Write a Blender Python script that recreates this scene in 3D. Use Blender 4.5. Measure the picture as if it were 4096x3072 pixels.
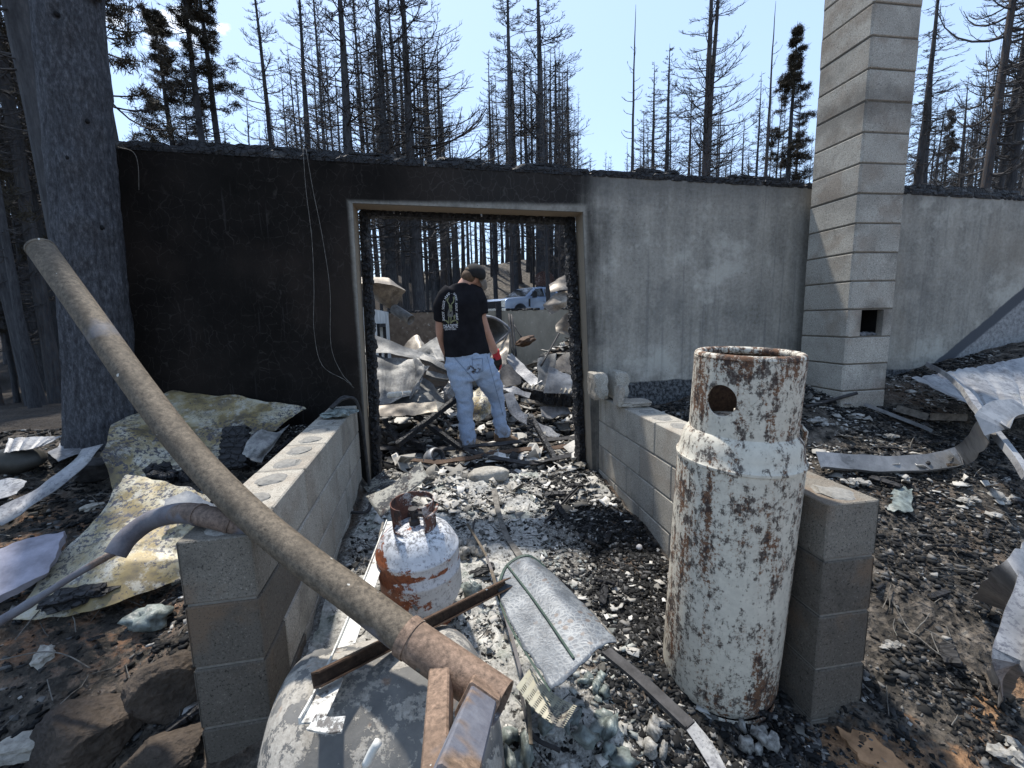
import bpy, bmesh, math, random
import numpy as np
from mathutils import Vector, Matrix, noise, Euler
from mathutils.bvhtree import BVHTree

scene = bpy.context.scene
for o in list(bpy.data.objects):
    bpy.data.objects.remove(o)
COL = scene.collection
rad = math.radians

# ---------------------------------------------------------------- camera
EYE = Vector((0, 0, 1.5)); FPX = 442.7
YAW, PITCH, ROLL = .152, .1429, .0247
_f = Vector((math.sin(YAW)*math.cos(PITCH), math.cos(YAW)*math.cos(PITCH), -math.sin(PITCH)))
_r0 = Vector((math.cos(YAW), -math.sin(YAW), 0)); _d0 = _f.cross(_r0)
_r = math.cos(ROLL)*_r0+math.sin(ROLL)*_d0; _d = -math.sin(ROLL)*_r0+math.cos(ROLL)*_d0
cam_data = bpy.data.cameras.new('camera'); cam = bpy.data.objects.new('camera', cam_data); COL.objects.link(cam)
cam_data.sensor_width = 36; cam_data.lens = FPX/1024*36; cam_data.clip_start = .02; cam_data.clip_end = 3000
cam.matrix_world = Matrix(((_r[0], -_d[0], -_f[0], EYE[0]), (_r[1], -_d[1], -_f[1], EYE[1]), (_r[2], -_d[2], -_f[2], EYE[2]), (0, 0, 0, 1)))
scene.camera = cam

# ---------------------------------------------------------------- sky and sun
SUN_EL, SUN_AZ = 64, -20          # azimuth from +Y towards +X
world = bpy.data.worlds.new('World'); scene.world = world; world.use_nodes = True
wt = world.node_tree; bg = wt.nodes['Background']
sky = wt.nodes.new('ShaderNodeTexSky'); sky.sky_type = 'NISHITA'; sky.sun_disc = False
sky.sun_elevation = rad(SUN_EL); sky.sun_rotation = rad(SUN_AZ); sky.air_density = 1.0; sky.dust_density = .7; sky.ozone_density = 1.2
# thin bright cloud puffs low in the sky
wtc = wt.nodes.new('ShaderNodeTexCoord'); wmp = wt.nodes.new('ShaderNodeMapping'); wmp.inputs['Scale'].default_value = (3.0, 3.0, 7.5); wmp.inputs['Location'].default_value = (.42, .3, .15); wmp.inputs['Rotation'].default_value = (0, 0, rad(-57))
wn = wt.nodes.new('ShaderNodeTexNoise'); wn.inputs['Scale'].default_value = 1.0; wn.inputs['Detail'].default_value = 7; wn.inputs['Roughness'].default_value = .55
wr = wt.nodes.new('ShaderNodeValToRGB'); wr.color_ramp.elements[0].position = .685; wr.color_ramp.elements[1].position = .75
wmx = wt.nodes.new('ShaderNodeMix'); wmx.data_type = 'RGBA'
wt.links.new(wtc.outputs['Generated'], wmp.inputs['Vector']); wt.links.new(wmp.outputs[0], wn.inputs['Vector']); wt.links.new(wn.outputs['Fac'], wr.inputs['Fac'])
wt.links.new(wr.outputs['Color'], wmx.inputs['Factor']); whz = wt.nodes.new('ShaderNodeMix'); whz.data_type = 'RGBA'; whz.inputs['Factor'].default_value = .72; whz.inputs[7].default_value = (1.2, 1.6, 2.25, 1)   # thin even smoke haze
wt.links.new(sky.outputs[0], whz.inputs[6]); wt.links.new(whz.outputs[2], wmx.inputs[6]); wmx.inputs[7].default_value = (6, 6.1, 6.3, 1)
wt.links.new(wmx.outputs[2], bg.inputs['Color']); bg.inputs['Strength'].default_value = .15
sd = bpy.data.lights.new('sun', 'SUN'); sd.energy = 2.25; sd.angle = rad(2.5); sd.color = (1, .95, .87)
sun = bpy.data.objects.new('sun', sd); COL.objects.link(sun)
_s = Vector((math.sin(rad(SUN_AZ))*math.cos(rad(SUN_EL)), math.cos(rad(SUN_AZ))*math.cos(rad(SUN_EL)), math.sin(rad(SUN_EL))))
sun.rotation_euler = _s.to_track_quat('Z', 'Y').to_euler(); sun.location = (-6, 6, 14)
scene.view_settings.view_transform = 'Standard'; scene.view_settings.look = 'None'; scene.view_settings.gamma = 1
scene.view_settings.exposure = 1.55; scene.view_settings.use_curve_mapping = False
scene.render.engine = 'CYCLES'

# ---------------------------------------------------------------- where things stand
def ray(x, y): return _r*((x-512)/FPX)+_d*((y-384)/FPX)+_f
def PD(x, y, d): return EYE+ray(x, y)*d                      # point at a distance along the view axis
def PY(x, y, Y): r = ray(x, y); return EYE+r*(Y/r.y)         # point on a plane parallel to the wall
def PZ(x, y, z): r = ray(x, y); return EYE+r*((z-EYE.z)/r.z)     # point on a level
def sst(a, b, x): t = np.clip((x-a)/(b-a), 0, 1); return t*t*(3-2*t)
def G(x, y):                                                  # terrain height
    x = np.asarray(x, float); y = np.asarray(y, float)
    t = np.clip((x+.6)/1.8, 0, 1)
    zl = .25+.02*np.clip(y-1.6, 0, 2)-.17*(1-sst(.95, 1.45, y)); zr = .06+.085*np.clip(y-1.2, -.5, 2.3)
    zp = (1-t)*zl+t*zr
    zL = .2+.3*np.clip(y-1.3, -1.2, 1.9)-.11*np.clip(y-4.2, 0, 5)+.1*np.clip(-x-1.2, 0, 1.5)*(1-sst(2.5, 4, y))
    zR = .08+.40*np.clip(y-1.1, -1, 2.05)+.2*np.clip(x-3.9, 0, 2.5)-.13*(1-sst(1.7, 2.5, x))*sst(2.2, 3.2, y)
    fr = zp+(zL-zp)*(1-sst(-.74, -.64, x)); fr = fr+(zR-fr)*sst(1.27, 1.37, x)
    zi = .2+.95*np.exp(-((x-2.1)/.85)**2-((y-6.9)/1.1)**2)+.35*np.exp(-((x+.9)/.9)**2-((y-6.)/1.5)**2)
    hill = .36*np.clip(y-30, 0, 14)+.11*np.clip(x, -25, 25)*sst(20, 36, y)
    zb = 1.38+hill
    back = zi+(zb-zi)*sst(9.05, 9.2, y)
    out = zL+(zb-zL)*sst(9, 26, y)
    back = back+(out-back)*(1-sst(-2.2, -2.05, x))
    outr = zR+(zb-zR)*sst(4, 9, y); back = back+(outr-back)*sst(5.6, 6.2, x)
    return fr+(back-fr)*sst(3.42, 3.56, y)
def g1(x, y): return float(G(x, y))
def LAY(x, y, h=0., ymax=60):                                 # where the sight line meets the terrain raised by h
    r = ray(x, y); t = .5
    while t < ymax:
        p = EYE+r*t
        if p.z <= g1(p.x, p.y)+h: break
        t += .02
    lo, hi = t-.02, t
    for _ in range(12):
        m = (lo+hi)/2; p = EYE+r*m
        if p.z <= g1(p.x, p.y)+h: hi = m
        else: lo = m
    return EYE+r*hi

# ---------------------------------------------------------------- mesh helpers
def tag(o, label=None, cat=None, group=None, kind=None):
    if label: o['label'] = label
    if cat: o['category'] = cat
    if group: o['group'] = group
    if kind: o['kind'] = kind
    return o
def empty(name, loc=(0, 0, 0), label=None, cat=None, group=None, rz=0):
    o = bpy.data.objects.new(name, None); COL.objects.link(o); o.location = loc; o.rotation_euler = (0, 0, rz); o.empty_display_size = .1
    return tag(o, label, cat, group)
def link(name, me, mat, parent=None, smooth=False, loc=None):
    o = bpy.data.objects.new(name, me); COL.objects.link(o)
    if mat and not me.materials: me.materials.append(mat)
    if smooth:
        me.polygons.foreach_set('use_smooth', [True]*len(me.polygons))
    if parent: o.parent = parent
    if loc is not None: o.location = loc
    return o
class MB:
    def __init__(s): s.v = []; s.f = []
    def add(s, vs, fs):
        n = len(s.v); s.v += [tuple(v) for v in vs]; s.f += [tuple(i+n for i in f) for f in fs]; return s
    def mesh(s, name, off=None):
        v = s.v if off is None else [(a-off[0], b-off[1], c-off[2]) for a, b, c in s.v]
        me = bpy.data.meshes.new(name); me.from_pydata(v, [], s.f); me.update(); return me
    def build(s, name, mat, parent=None, smooth=False, off=None, auto=None):
        # world-space verts; off shifts them into the frame of the parent / own origin
        o = off
        if o is None and parent is not None: o = parent.location
        ob = link(name, s.mesh(name, o), mat, parent, smooth)
        if parent is None and off is not None: ob.location = off
        if smooth and auto: ob.data.set_sharp_from_angle(angle=rad(auto))
        return ob
def box(b, c, s, M=None):
    c = Vector(c); vs = []
    for i in (-.5, .5):
        for j in (-.5, .5):
            for k in (-.5, .5):
                p = Vector((i*s[0], j*s[1], k*s[2])); vs.append(c+(M@p if M else p))
    return b.add(vs, [(0, 1, 3, 2), (4, 6, 7, 5), (0, 4, 5, 1), (2, 3, 7, 6), (0, 2, 6, 4), (1, 5, 7, 3)])
def rbox_mesh(name, s, bev=.006, seg=2, edges=None):
    bm = bmesh.new(); bmesh.ops.create_cube(bm, size=1)
    for v in bm.verts: v.co = Vector((v.co.x*s[0], v.co.y*s[1], v.co.z*s[2]))
    bmesh.ops.bevel(bm, geom=bm.edges[:], offset=bev, segments=seg, affect='EDGES', profile=.5)
    if edges:
        es = [e for e in bm.edges if edges(e)]
        if es: bmesh.ops.bevel(bm, geom=es, offset=.02, segments=3, affect='EDGES', profile=.5)
    me = bpy.data.meshes.new(name); bm.to_mesh(me); bm.free(); return me
def frame(t):
    t = t.normalized(); a = Vector((0, 0, 1)) if abs(t.z) < .9 else Vector((1, 0, 0))
    u = t.cross(a).normalized(); return u, t.cross(u)
def tube(b, pts, rr, n=10, cap=True, flat=1., jit=0., u0=None):
    pts = [Vector(p) for p in pts]; m = len(pts)
    if not hasattr(rr, '__len__'): rr = [rr]*m
    u = u0; vs = []
    for i, p in enumerate(pts):
        t = pts[min(i+1, m-1)]-pts[max(i-1, 0)]; t.normalize()
        if u is None: u, _ = frame(t)
        u = (u-t*u.dot(t)).normalized(); w = t.cross(u)
        for k in range(n):
            a = 2*math.pi*k/n; q = rr[i]*(1+jit*(random.random()-.5)); vs.append(p+u*(math.cos(a)*q)+w*(math.sin(a)*q*flat))
    fs = [(i*n+k, i*n+(k+1) % n, (i+1)*n+(k+1) % n, (i+1)*n+k) for i in range(m-1) for k in range(n)]
    if cap: fs += [tuple(range(n-1, -1, -1)), tuple(range((m-1)*n, m*n))]
    return b.add(vs, fs)
def pipe(b, pts, r, wall, n=20):                               # open hollow pipe
    k = len(b.v); tube(b, pts, r, n, False); m = len(pts); k2 = len(b.v); tube(b, pts, r-wall, n, False)
    b.f[-(m-1)*n:] = [tuple(reversed(f)) for f in b.f[-(m-1)*n:]]
    for e in (0, m-1):
        for i in range(n):
            j = (i+1) % n; q = (k+e*n+i, k2+e*n+i, k2+e*n+j, k+e*n+j); b.f.append(q if e == 0 else q[::-1])
    return b
def lathe(b, prof, n=48, M=None, close=False):
    vs = []
    for r, z in prof:
        for k in range(n):
            a = 2*math.pi*k/n; p = Vector((r*math.cos(a), r*math.sin(a), z)); vs.append(M@p if M else p)
    m = len(prof)
    fs = [(i*n+k, i*n+(k+1) % n, (i+1)*n+(k+1) % n, (i+1)*n+k) for i in range(m-1) for k in range(n)]
    if close: fs += [tuple(range(n-1, -1, -1)), tuple(range((m-1)*n, m*n))]
    return b.add(vs, fs)
def cr(p0, p1, p2, p3, t): return .5*((2*p1)+(p2-p0)*t+(2*p0-5*p1+4*p2-p3)*t*t+(3*p1-p0-3*p2+p3)*t*t*t)
def spline(pts, n):
    pts = [Vector(p) for p in pts]; m = len(pts)-1; out = []
    for i in range(n):
        s = i/(n-1)*m; k = min(int(s), m-1); t = s-k
        a = pts[k-1] if k > 0 else pts[k]*2-pts[k+1]; d = pts[k+2] if k+2 <= m else pts[k+1]*2-pts[k]
        out.append(cr(a, pts[k], pts[k+1], d, t))
    return out
def lin(pts, n):
    pts = [Vector(p) for p in pts]; m = len(pts)-1; out = []
    for i in range(n):
        s = i/(n-1)*m; k = min(int(s), m-1); out.append(pts[k].lerp(pts[k+1], s-k))
    return out
def sheet(b, rows, nu=24, nv=24, amp=.01, ns=6., th=.003, rib=None, edge=0., seed=0, crease=False, hard=False):
    """surface through a grid of control points, crumpled by noise, given real thickness"""
    f = lin if hard else spline
    rs = [f(r, nu) for r in rows]; cols = [f([r[i] for r in rs], nv) for i in range(nu)]
    P = [[cols[i][j] for i in range(nu)] for j in range(nv)]; vs = []; o = Vector((seed*7.1, seed*3.3, seed*5.7))
    Ns = []
    for j in range(nv):
        for i in range(nu):
            du = P[j][min(i+1, nu-1)]-P[j][max(i-1, 0)]; dv = P[min(j+1, nv-1)][i]-P[max(j-1, 0)][i]
            nn = du.cross(dv); nn = nn.normalized() if nn.length > 1e-9 else Vector((0, 0, 1)); p = P[j][i]; q = p*ns+o
            h = noise.noise(q)
            if crease: h = 1-2*abs(h)+.5*(1-2*abs(noise.noise(q*2.1)))-.6
            h = amp*(h+.35*noise.noise(q*2.7))
            if rib: 
                u = i/(nu-1)*rib[0]; u -= math.floor(u); h += rib[1]*max(0, 1-abs(u-.5)/.14)
            e = edge*noise.noise(q*3.1+Vector((9, 9, 9))) if edge and (i in (0, nu-1) or j in (0, nv-1)) else 0
            dd = Vector((0, 0, 0))
            if e:
                dd = (du.normalized() if i in (0, nu-1) else dv.normalized())*e
            vs.append(p+nn*h+dd); Ns.append(nn)
    n = nu*nv; vs += [v-q*th for v, q in zip(vs, Ns)]
    idx = lambda j, i: j*nu+i
    fs = []
    for j in range(nv-1):
        for i in range(nu-1):
            a = (idx(j, i), idx(j, i+1), idx(j+1, i+1), idx(j+1, i)); fs.append(a); fs.append(tuple(q+n for q in a[::-1]))
    bd = [idx(0, i) for i in range(nu)]+[idx(j, nu-1) for j in range(1, nv)]+[idx(nv-1, i) for i in range(nu-2, -1, -1)]+[idx(j, 0) for j in range(nv-2, 0, -1)]
    for k in range(len(bd)):
        a, c = bd[k], bd[(k+1) % len(bd)]; fs.append((c, a, a+n, c+n))
    return b.add(vs, fs)
def strip(b, pts, w, th, up=(0, 0, 1), n=24, lip=0., twist=0., jit=0.):
    """flat bar along a curve: width across, optional raised lip along one edge"""
    ps = spline(pts, n); up = Vector(up); vs = []; m = 4 if not lip else 6
    for i, p in enumerate(ps):
        t = (ps[min(i+1, n-1)]-ps[max(i-1, 0)]).normalized(); s = t.cross(up).normalized(); u = s.cross(t)
        if twist: a = twist*i/(n-1); s, u = s*math.cos(a)+u*math.sin(a), u*math.cos(a)-s*math.sin(a)
        ww = w*(1+jit*noise.noise(p*9)); p = p+u*(jit*.04*noise.noise(p*5))
        if lip: prof = [(-ww/2, 0), (ww/2, 0), (ww/2, lip), (ww/2-th, lip), (ww/2-th, th), (-ww/2, th)]
        else: prof = [(-ww/2, 0), (ww/2, 0), (ww/2, th), (-ww/2, th)]
        vs += [p+s*x+u*z for x, z in prof]
    fs = [(i*m+k, i*m+(k+1) % m, (i+1)*m+(k+1) % m, (i+1)*m+k) for i in range(n-1) for k in range(m)]
    fs += [tuple(range(m-1, -1, -1)), tuple(range((n-1)*m, n*m))]
    return b.add(vs, fs)
_ico = {}
def ico(sub):
    if sub not in _ico:
        bm = bmesh.new(); bmesh.ops.create_icosphere(bm, subdivisions=sub, radius=1)
        _ico[sub] = ([v.co.copy() for v in bm.verts], [tuple(v.index for v in f.verts) for f in bm.faces]); bm.free()
    return _ico[sub]
def lump(b, c, r, seed=0, sub=3, amp=.3, ns=1.2, M=None, box_=0.):
    vs, fs = ico(sub); c = Vector(c); o = Vector((seed*3.7, seed*1.9, seed*5.3)); out = []
    for v in vs:
        k = 1+amp*noise.noise(v*ns+o)+amp*.5*noise.noise(v*ns*2.3+o)
        q = v.copy()
        if box_:
            m = max(abs(q.x), abs(q.y), abs(q.z)); q = q.lerp(q/m, box_)
        q = Vector((q.x*r[0]*k, q.y*r[1]*k, q.z*r[2]*k)); out.append(c+(M@q if M else q))
    return b.add(out, fs)
def charbeam(b, A, B, w, h, seed=0, cell=.035, bow=(0, 0, 0), rough=.18):
    """burnt timber: a beam split by cross cracks into bulging blocks"""
    A = Vector(A); B = Vector(B); L = (B-A).length; t = (B-A)/L; n = max(6, int(L/cell*4)); bow = Vector(bow)
    up = Vector((0, 0, 1)) if abs(t.z) < .9 else Vector((0, -1, 0)); s = t.cross(up).normalized(); u = s.cross(t); m = 12; vs = []
    for i in range(n+1):
        f = i/n; c = A.lerp(B, f)+bow*math.sin(math.pi*f); ph = f*L/cell
        for k in range(m):
            a = 2*math.pi*(k+.5)/m; x, y = math.cos(a), math.sin(a); mm = max(abs(x), abs(y)); x, y = x/mm*.85+x*.15, y/mm*.85+y*.15
            side = int(k*4/m); ph2 = ph+1.7*noise.noise(Vector((side*3.1+seed, f*L*4, 0)))
            g = abs(math.sin(math.pi*ph2)); g = 1-rough*(1-min(1, g*1.9))-rough*.6*noise.noise(Vector((f*L*11, k*.7, seed)))
            if f in (0, 1): g *= .8
            vs.append(c+s*(x*w/2*g)+u*(y*h/2*g))
    fs = [(i*m+k, i*m+(k+1) % m, (i+1)*m+(k+1) % m, (i+1)*m+k) for i in range(n) for k in range(m)]
    fs += [tuple(range(m-1, -1, -1)), tuple(range(n*m, (n+1)*m))]
    return b.add(vs, fs)
def fastmesh(name, V, F, mat, smooth=False):
    """numpy mesh; F is (n,k)"""
    me = bpy.data.meshes.new(name); n, k = F.shape
    me.vertices.add(len(V)); me.vertices.foreach_set('co', V.astype(np.float32).ravel())
    me.loops.add(n*k); me.loops.foreach_set('vertex_index', F.astype(np.int32).ravel())
    me.polygons.add(n); me.polygons.foreach_set('loop_start', np.arange(0, n*k, k, dtype=np.int32)); me.polygons.foreach_set('loop_total', np.full(n, k, np.int32))
    if smooth: me.polygons.foreach_set('use_smooth', np.ones(n, bool))
    me.update(calc_edges=True); me.validate(); me.materials.append(mat); return me
def vnoise(x, y, seed=0):
    xi = np.floor(x).astype(np.int64); yi = np.floor(y).astype(np.int64); fx = x-xi; fy = y-yi; fx = fx*fx*(3-2*fx); fy = fy*fy*(3-2*fy)
    def h(a, b):
        n = (a*374761393+b*668265263+seed*1442695041) & 0x7fffffff; n = ((n ^ (n >> 13))*1274126177) & 0x7fffffff; return ((n ^ (n >> 16)) & 0xffff)/65535.
    return (h(xi, yi)*(1-fx)+h(xi+1, yi)*fx)*(1-fy)+(h(xi, yi+1)*(1-fx)+h(xi+1, yi+1)*fx)*fy

# ---------------------------------------------------------------- material helpers
class NT:
    def __init__(s, name, rough=.85, metal=0., spec=.3, vary=False):
        s.m = bpy.data.materials.new(name); s.m.use_nodes = True; s.t = s.m.node_tree; s.b = s.t.nodes['Principled BSDF']
        s.b.inputs['Roughness'].default_value = rough; s.b.inputs['Metallic'].default_value = metal; s.b.inputs['Specular IOR Level'].default_value = spec
        s.obj = s.n('ShaderNodeTexCoord').outputs['Object']; s.info = s.n('ShaderNodeObjectInfo')
        if vary:
            a = s.n('ShaderNodeVectorMath'); a.operation = 'MULTIPLY_ADD'; s.L(s.info.outputs['Random'], a.inputs[0]); a.inputs[1].default_value = (37, 51, 23); s.L(s.obj, a.inputs[2]); s.obj = a.outputs[0]
    def n(s, t): return s.t.nodes.new(t)
    def L(s, a, b):
        if isinstance(a, (int, float)): b.default_value = a
        elif isinstance(a, tuple): b.default_value = a if len(a) != 3 or b.type != 'RGBA' else a+(1,)
        else: s.t.links.new(a, b)
    def rnd(s): return s.info.outputs['Random']
    def map(s, scale, loc=(0, 0, 0), rot=(0, 0, 0), vec=None):
        m = s.n('ShaderNodeMapping'); m.inputs['Scale'].default_value = scale; m.inputs['Location'].default_value = loc; m.inputs['Rotation'].default_value = rot; s.L(vec or s.obj, m.inputs['Vector']); return m.outputs[0]
    def noise(s, sc, det=5, ro=.6, vec=None, dist=0.):
        m = s.n('ShaderNodeTexNoise'); m.inputs['Scale'].default_value = sc; m.inputs['Detail'].default_value = det; m.inputs['Roughness'].default_value = ro; m.inputs['Distortion'].default_value = dist; s.L(vec or s.obj, m.inputs['Vector']); return m.outputs['Fac']
    def warp(s, amt, sc, vec=None):
        m = s.n('ShaderNodeTexNoise'); m.inputs['Scale'].default_value = sc; m.inputs['Detail'].default_value = 3; s.L(vec or s.obj, m.inputs['Vector'])
        a = s.n('ShaderNodeVectorMath'); a.operation = 'MULTIPLY_ADD'; s.L(m.outputs['Color'], a.inputs[0]); a.inputs[1].default_value = (amt, amt, amt); s.L(vec or s.obj, a.inputs[2]); return a.outputs[0]
    def vor(s, sc, feat='F1', vec=None, out='Distance'):
        m = s.n('ShaderNodeTexVoronoi'); m.feature = feat; m.inputs['Scale'].default_value = sc; s.L(vec or s.obj, m.inputs['Vector']); return m.outputs[out]
    def ramp(s, fac, *st, hard=False):
        m = s.n('ShaderNodeValToRGB'); e = m.color_ramp.elements
        if hard: m.color_ramp.interpolation = 'CONSTANT'
        while len(e) < len(st): e.new(.5)
        for q, (p, c) in zip(e, st): q.position = p; q.color = (c, c, c, 1) if not isinstance(c, tuple) else c+(1,)
        s.L(fac, m.inputs['Fac']); return m.outputs['Color']
    def mix(s, fac, a, b, mode='MIX'):
        m = s.n('ShaderNodeMix'); m.data_type = 'RGBA'; m.blend_type = mode; s.L(fac, m.inputs['Factor'])
        for v, i in ((a, 6), (b, 7)):
            if isinstance(v, (int, float)): v = (v, v, v)
            s.L(v, m.inputs[i])
        return m.outputs[2]
    def ma(s, op, a, b=0., c=None):
        m = s.n('ShaderNodeMath'); m.operation = op; s.L(a, m.inputs[0]); s.L(b, m.inputs[1])
        if c is not None: s.L(c, m.inputs[2])
        return m.outputs[0]
    def step(s, x, a, b):                                      # smooth 0..1 as x goes a..b
        m = s.n('ShaderNodeMapRange'); m.interpolation_type = 'SMOOTHSTEP'; s.L(x, m.inputs[0]); m.inputs[1].default_value = a; m.inputs[2].default_value = b; return m.outputs[0]
    def xyz(s, vec=None):
        m = s.n('ShaderNodeSeparateXYZ'); s.L(vec or s.obj, m.inputs[0]); return m.outputs
    def bump(s, h, st=.5, d=.01):
        m = s.n('ShaderNodeBump'); m.inputs['Strength'].default_value = st; m.inputs['Distance'].default_value = d; s.L(h, m.inputs['Height'])
        if s.b.inputs['Normal'].is_linked: s.t.links.new(s.b.inputs['Normal'].links[0].from_socket, m.inputs['Normal'])
        s.t.links.new(m.outputs[0], s.b.inputs['Normal']); return s
    def col(s, c): s.L(c if not isinstance(c, (int, float)) else (c, c, c), s.b.inputs['Base Color']); return s
    def rough(s, r): s.L(r, s.b.inputs['Roughness']); return s
    def metal(s, r): s.L(r, s.b.inputs['Metallic']); return s
def plain(name, c, rough=.8, metal=0., var=.25, sc=20, bump=.0, vary=True, spec=.3):
    m = NT(name, rough, metal, spec, vary); f = m.noise(sc, 5)
    lo = tuple(x*(1-var) for x in c); hi = tuple(min(1, x*(1+var)) for x in c)
    m.col(m.ramp(f, (.3, lo), (.7, hi)))
    if bump: m.bump(m.noise(sc*3, 4), bump, .006)
    return m.m
MAT = {}
# ================================================================ materials
def mk_wall():
    m = NT('sooty_concrete', .9, spec=.2); X, Y, Z = m.xyz()
    nz = m.noise(3, 5); st = m.noise(1, 5, .65, m.map((9, 9, .8))); fine = m.noise(38, 5, .7)
    grey = m.mix(.55, m.ramp(st, (.3, (.105, .096, .08)), (.5, (.24, .222, .185)), (.72, (.45, .415, .345))), m.ramp(nz, (.3, (.125, .116, .096)), (.7, (.40, .37, .31))))
    grey = m.mix(.22, grey, m.ramp(fine, (.36, .07), (.64, .46)))
    bl = m.noise(1.5, 6, .7, m.map((1, 1, 1), (11, 3, 5))); grey = m.mix(m.ma('MULTIPLY', m.step(bl, .52, .64), .45), grey, (.09, .09, .088)); grey = m.mix(m.ma('MULTIPLY', m.step(bl, .46, .34), .5), grey, (.52, .50, .44))
    drip = m.ramp(m.noise(1, 3, .5, m.map((26, 26, .5), (3, 0, 0))), (.6, 0.), (.68, 1.))
    grey = m.mix(m.ma('MULTIPLY', drip, .35), grey, (.10, .10, .10))
    top = m.step(m.ma('ADD', Z, m.ma('MULTIPLY', nz, .25)), 2.45, 2.68); grey = m.mix(m.ma('MULTIPLY', top, .55), grey, (.07, .07, .07))
    pit = m.vor(45); grey = m.mix(m.ma('MULTIPLY', m.step(pit, .16, .08), m.step(m.noise(9), .5, .6)), grey, .07)
    brown = m.ma('MULTIPLY', m.step(m.noise(1.1, 4, .6, m.map((1, 1, .7), (7, 0, 2))), .5, .72), .5); grey = m.mix(brown, grey, (.2, .165, .125))
    wx = m.warp(.09, 11); cell = m.vor(15, 'DISTANCE_TO_EDGE', m.map((1.1, 0, .8), vec=wx)); cr_ = m.step(cell, .035, .004)
    cmask = m.ma('MULTIPLY', m.step(m.noise(1.7, 4), .36, .56), m.step(m.noise(16, 3), .34, .56))
    vst = m.step(m.noise(1, 2, .5, m.map((34, 34, 1.6))), .66, .74)
    black = m.ramp(m.noise(2, 6), (.3, (.008, .0075, .007)), (.7, (.019, .0165, .015)))
    black = m.mix(m.ma('MULTIPLY', m.step(m.noise(.9, 4, .6, m.map((1, 1, .8), (3, 1, 8))), .45, .65), .7), black, (.034, .027, .023))
    black = m.mix(m.ma('MULTIPLY', vst, .25), black, (.06, .055, .055))
    black = m.mix(m.ma('MULTIPLY', m.ma('MULTIPLY', cr_, cmask), .2), black, (.10, .088, .08))
    soot = m.step(m.ma('ADD', X, m.ma('ADD', m.ma('MULTIPLY', m.ma('SUBTRACT', nz, .5), .3), m.ma('MULTIPLY', m.ma('SUBTRACT', st, .5), .35))), 1.34, 1.02)
    lint = m.ma('MULTIPLY', m.step(X, -.45, .5), .42); black = m.mix(lint, black, m.mix(m.ma('MULTIPLY', cr_, .6), (.045, .043, .042), (.12, .115, .11)))
    d = m.ma('MAXIMUM', m.ma('MAXIMUM', m.ma('SUBTRACT', -.585, X), m.ma('SUBTRACT', X, 1.1)), m.ma('SUBTRACT', Z, 2.33))
    clean = m.step(m.ma('ADD', d, m.ma('MULTIPLY', m.ma('SUBTRACT', nz, .5), .03)), .045, .005)
    soot = m.ma('MULTIPLY', soot, m.ma('SUBTRACT', 1., m.ma('MULTIPLY', clean, .8)))
    inner = m.step(Y, .012, .03); soot = m.ma('MULTIPLY', soot, m.ma('SUBTRACT', 1., m.ma('MULTIPLY', inner, .75)))
    c = m.mix(inner, grey, (.30, .25, .19)); c = m.mix(soot, c, black); m.L(m.ma('SUBTRACT', .22, m.ma('MULTIPLY', soot, .2)), m.b.inputs['Specular IOR Level'])
    # damp-proof coat below the old soil line and the bare patch at the far right
    wob = m.ma('MULTIPLY', m.ma('SUBTRACT', m.noise(4, 4), .5), .06); fl = m.ramp(m.noise(40, 5, .7), (.42, (.02, .022, .024)), (.6, (.13, .135, .14)))
    coat = m.ma('MULTIPLY', m.step(m.ma('ADD', Z, wob), .985, .97), m.step(X, 1.22, 1.24)); c = m.mix(coat, c, fl)
    dg = m.ma('SUBTRACT', m.ma('MULTIPLY', m.ma('SUBTRACT', X, 4.28), .74), m.ma('SUBTRACT', Z, .90)); dg = m.ma('ADD', dg, wob)
    c = m.mix(m.step(dg, -.02, .0), c, (.07, .075, .085)); c = m.mix(m.step(dg, .10, .13), c, m.ramp(m.noise(30, 5, .7), (.3, .10), (.6, .30)))
    m.col(c).bump(st, .35, .012).bump(m.noise(45, 4), .25, .004); return m.m
MAT['wall'] = mk_wall()
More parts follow.
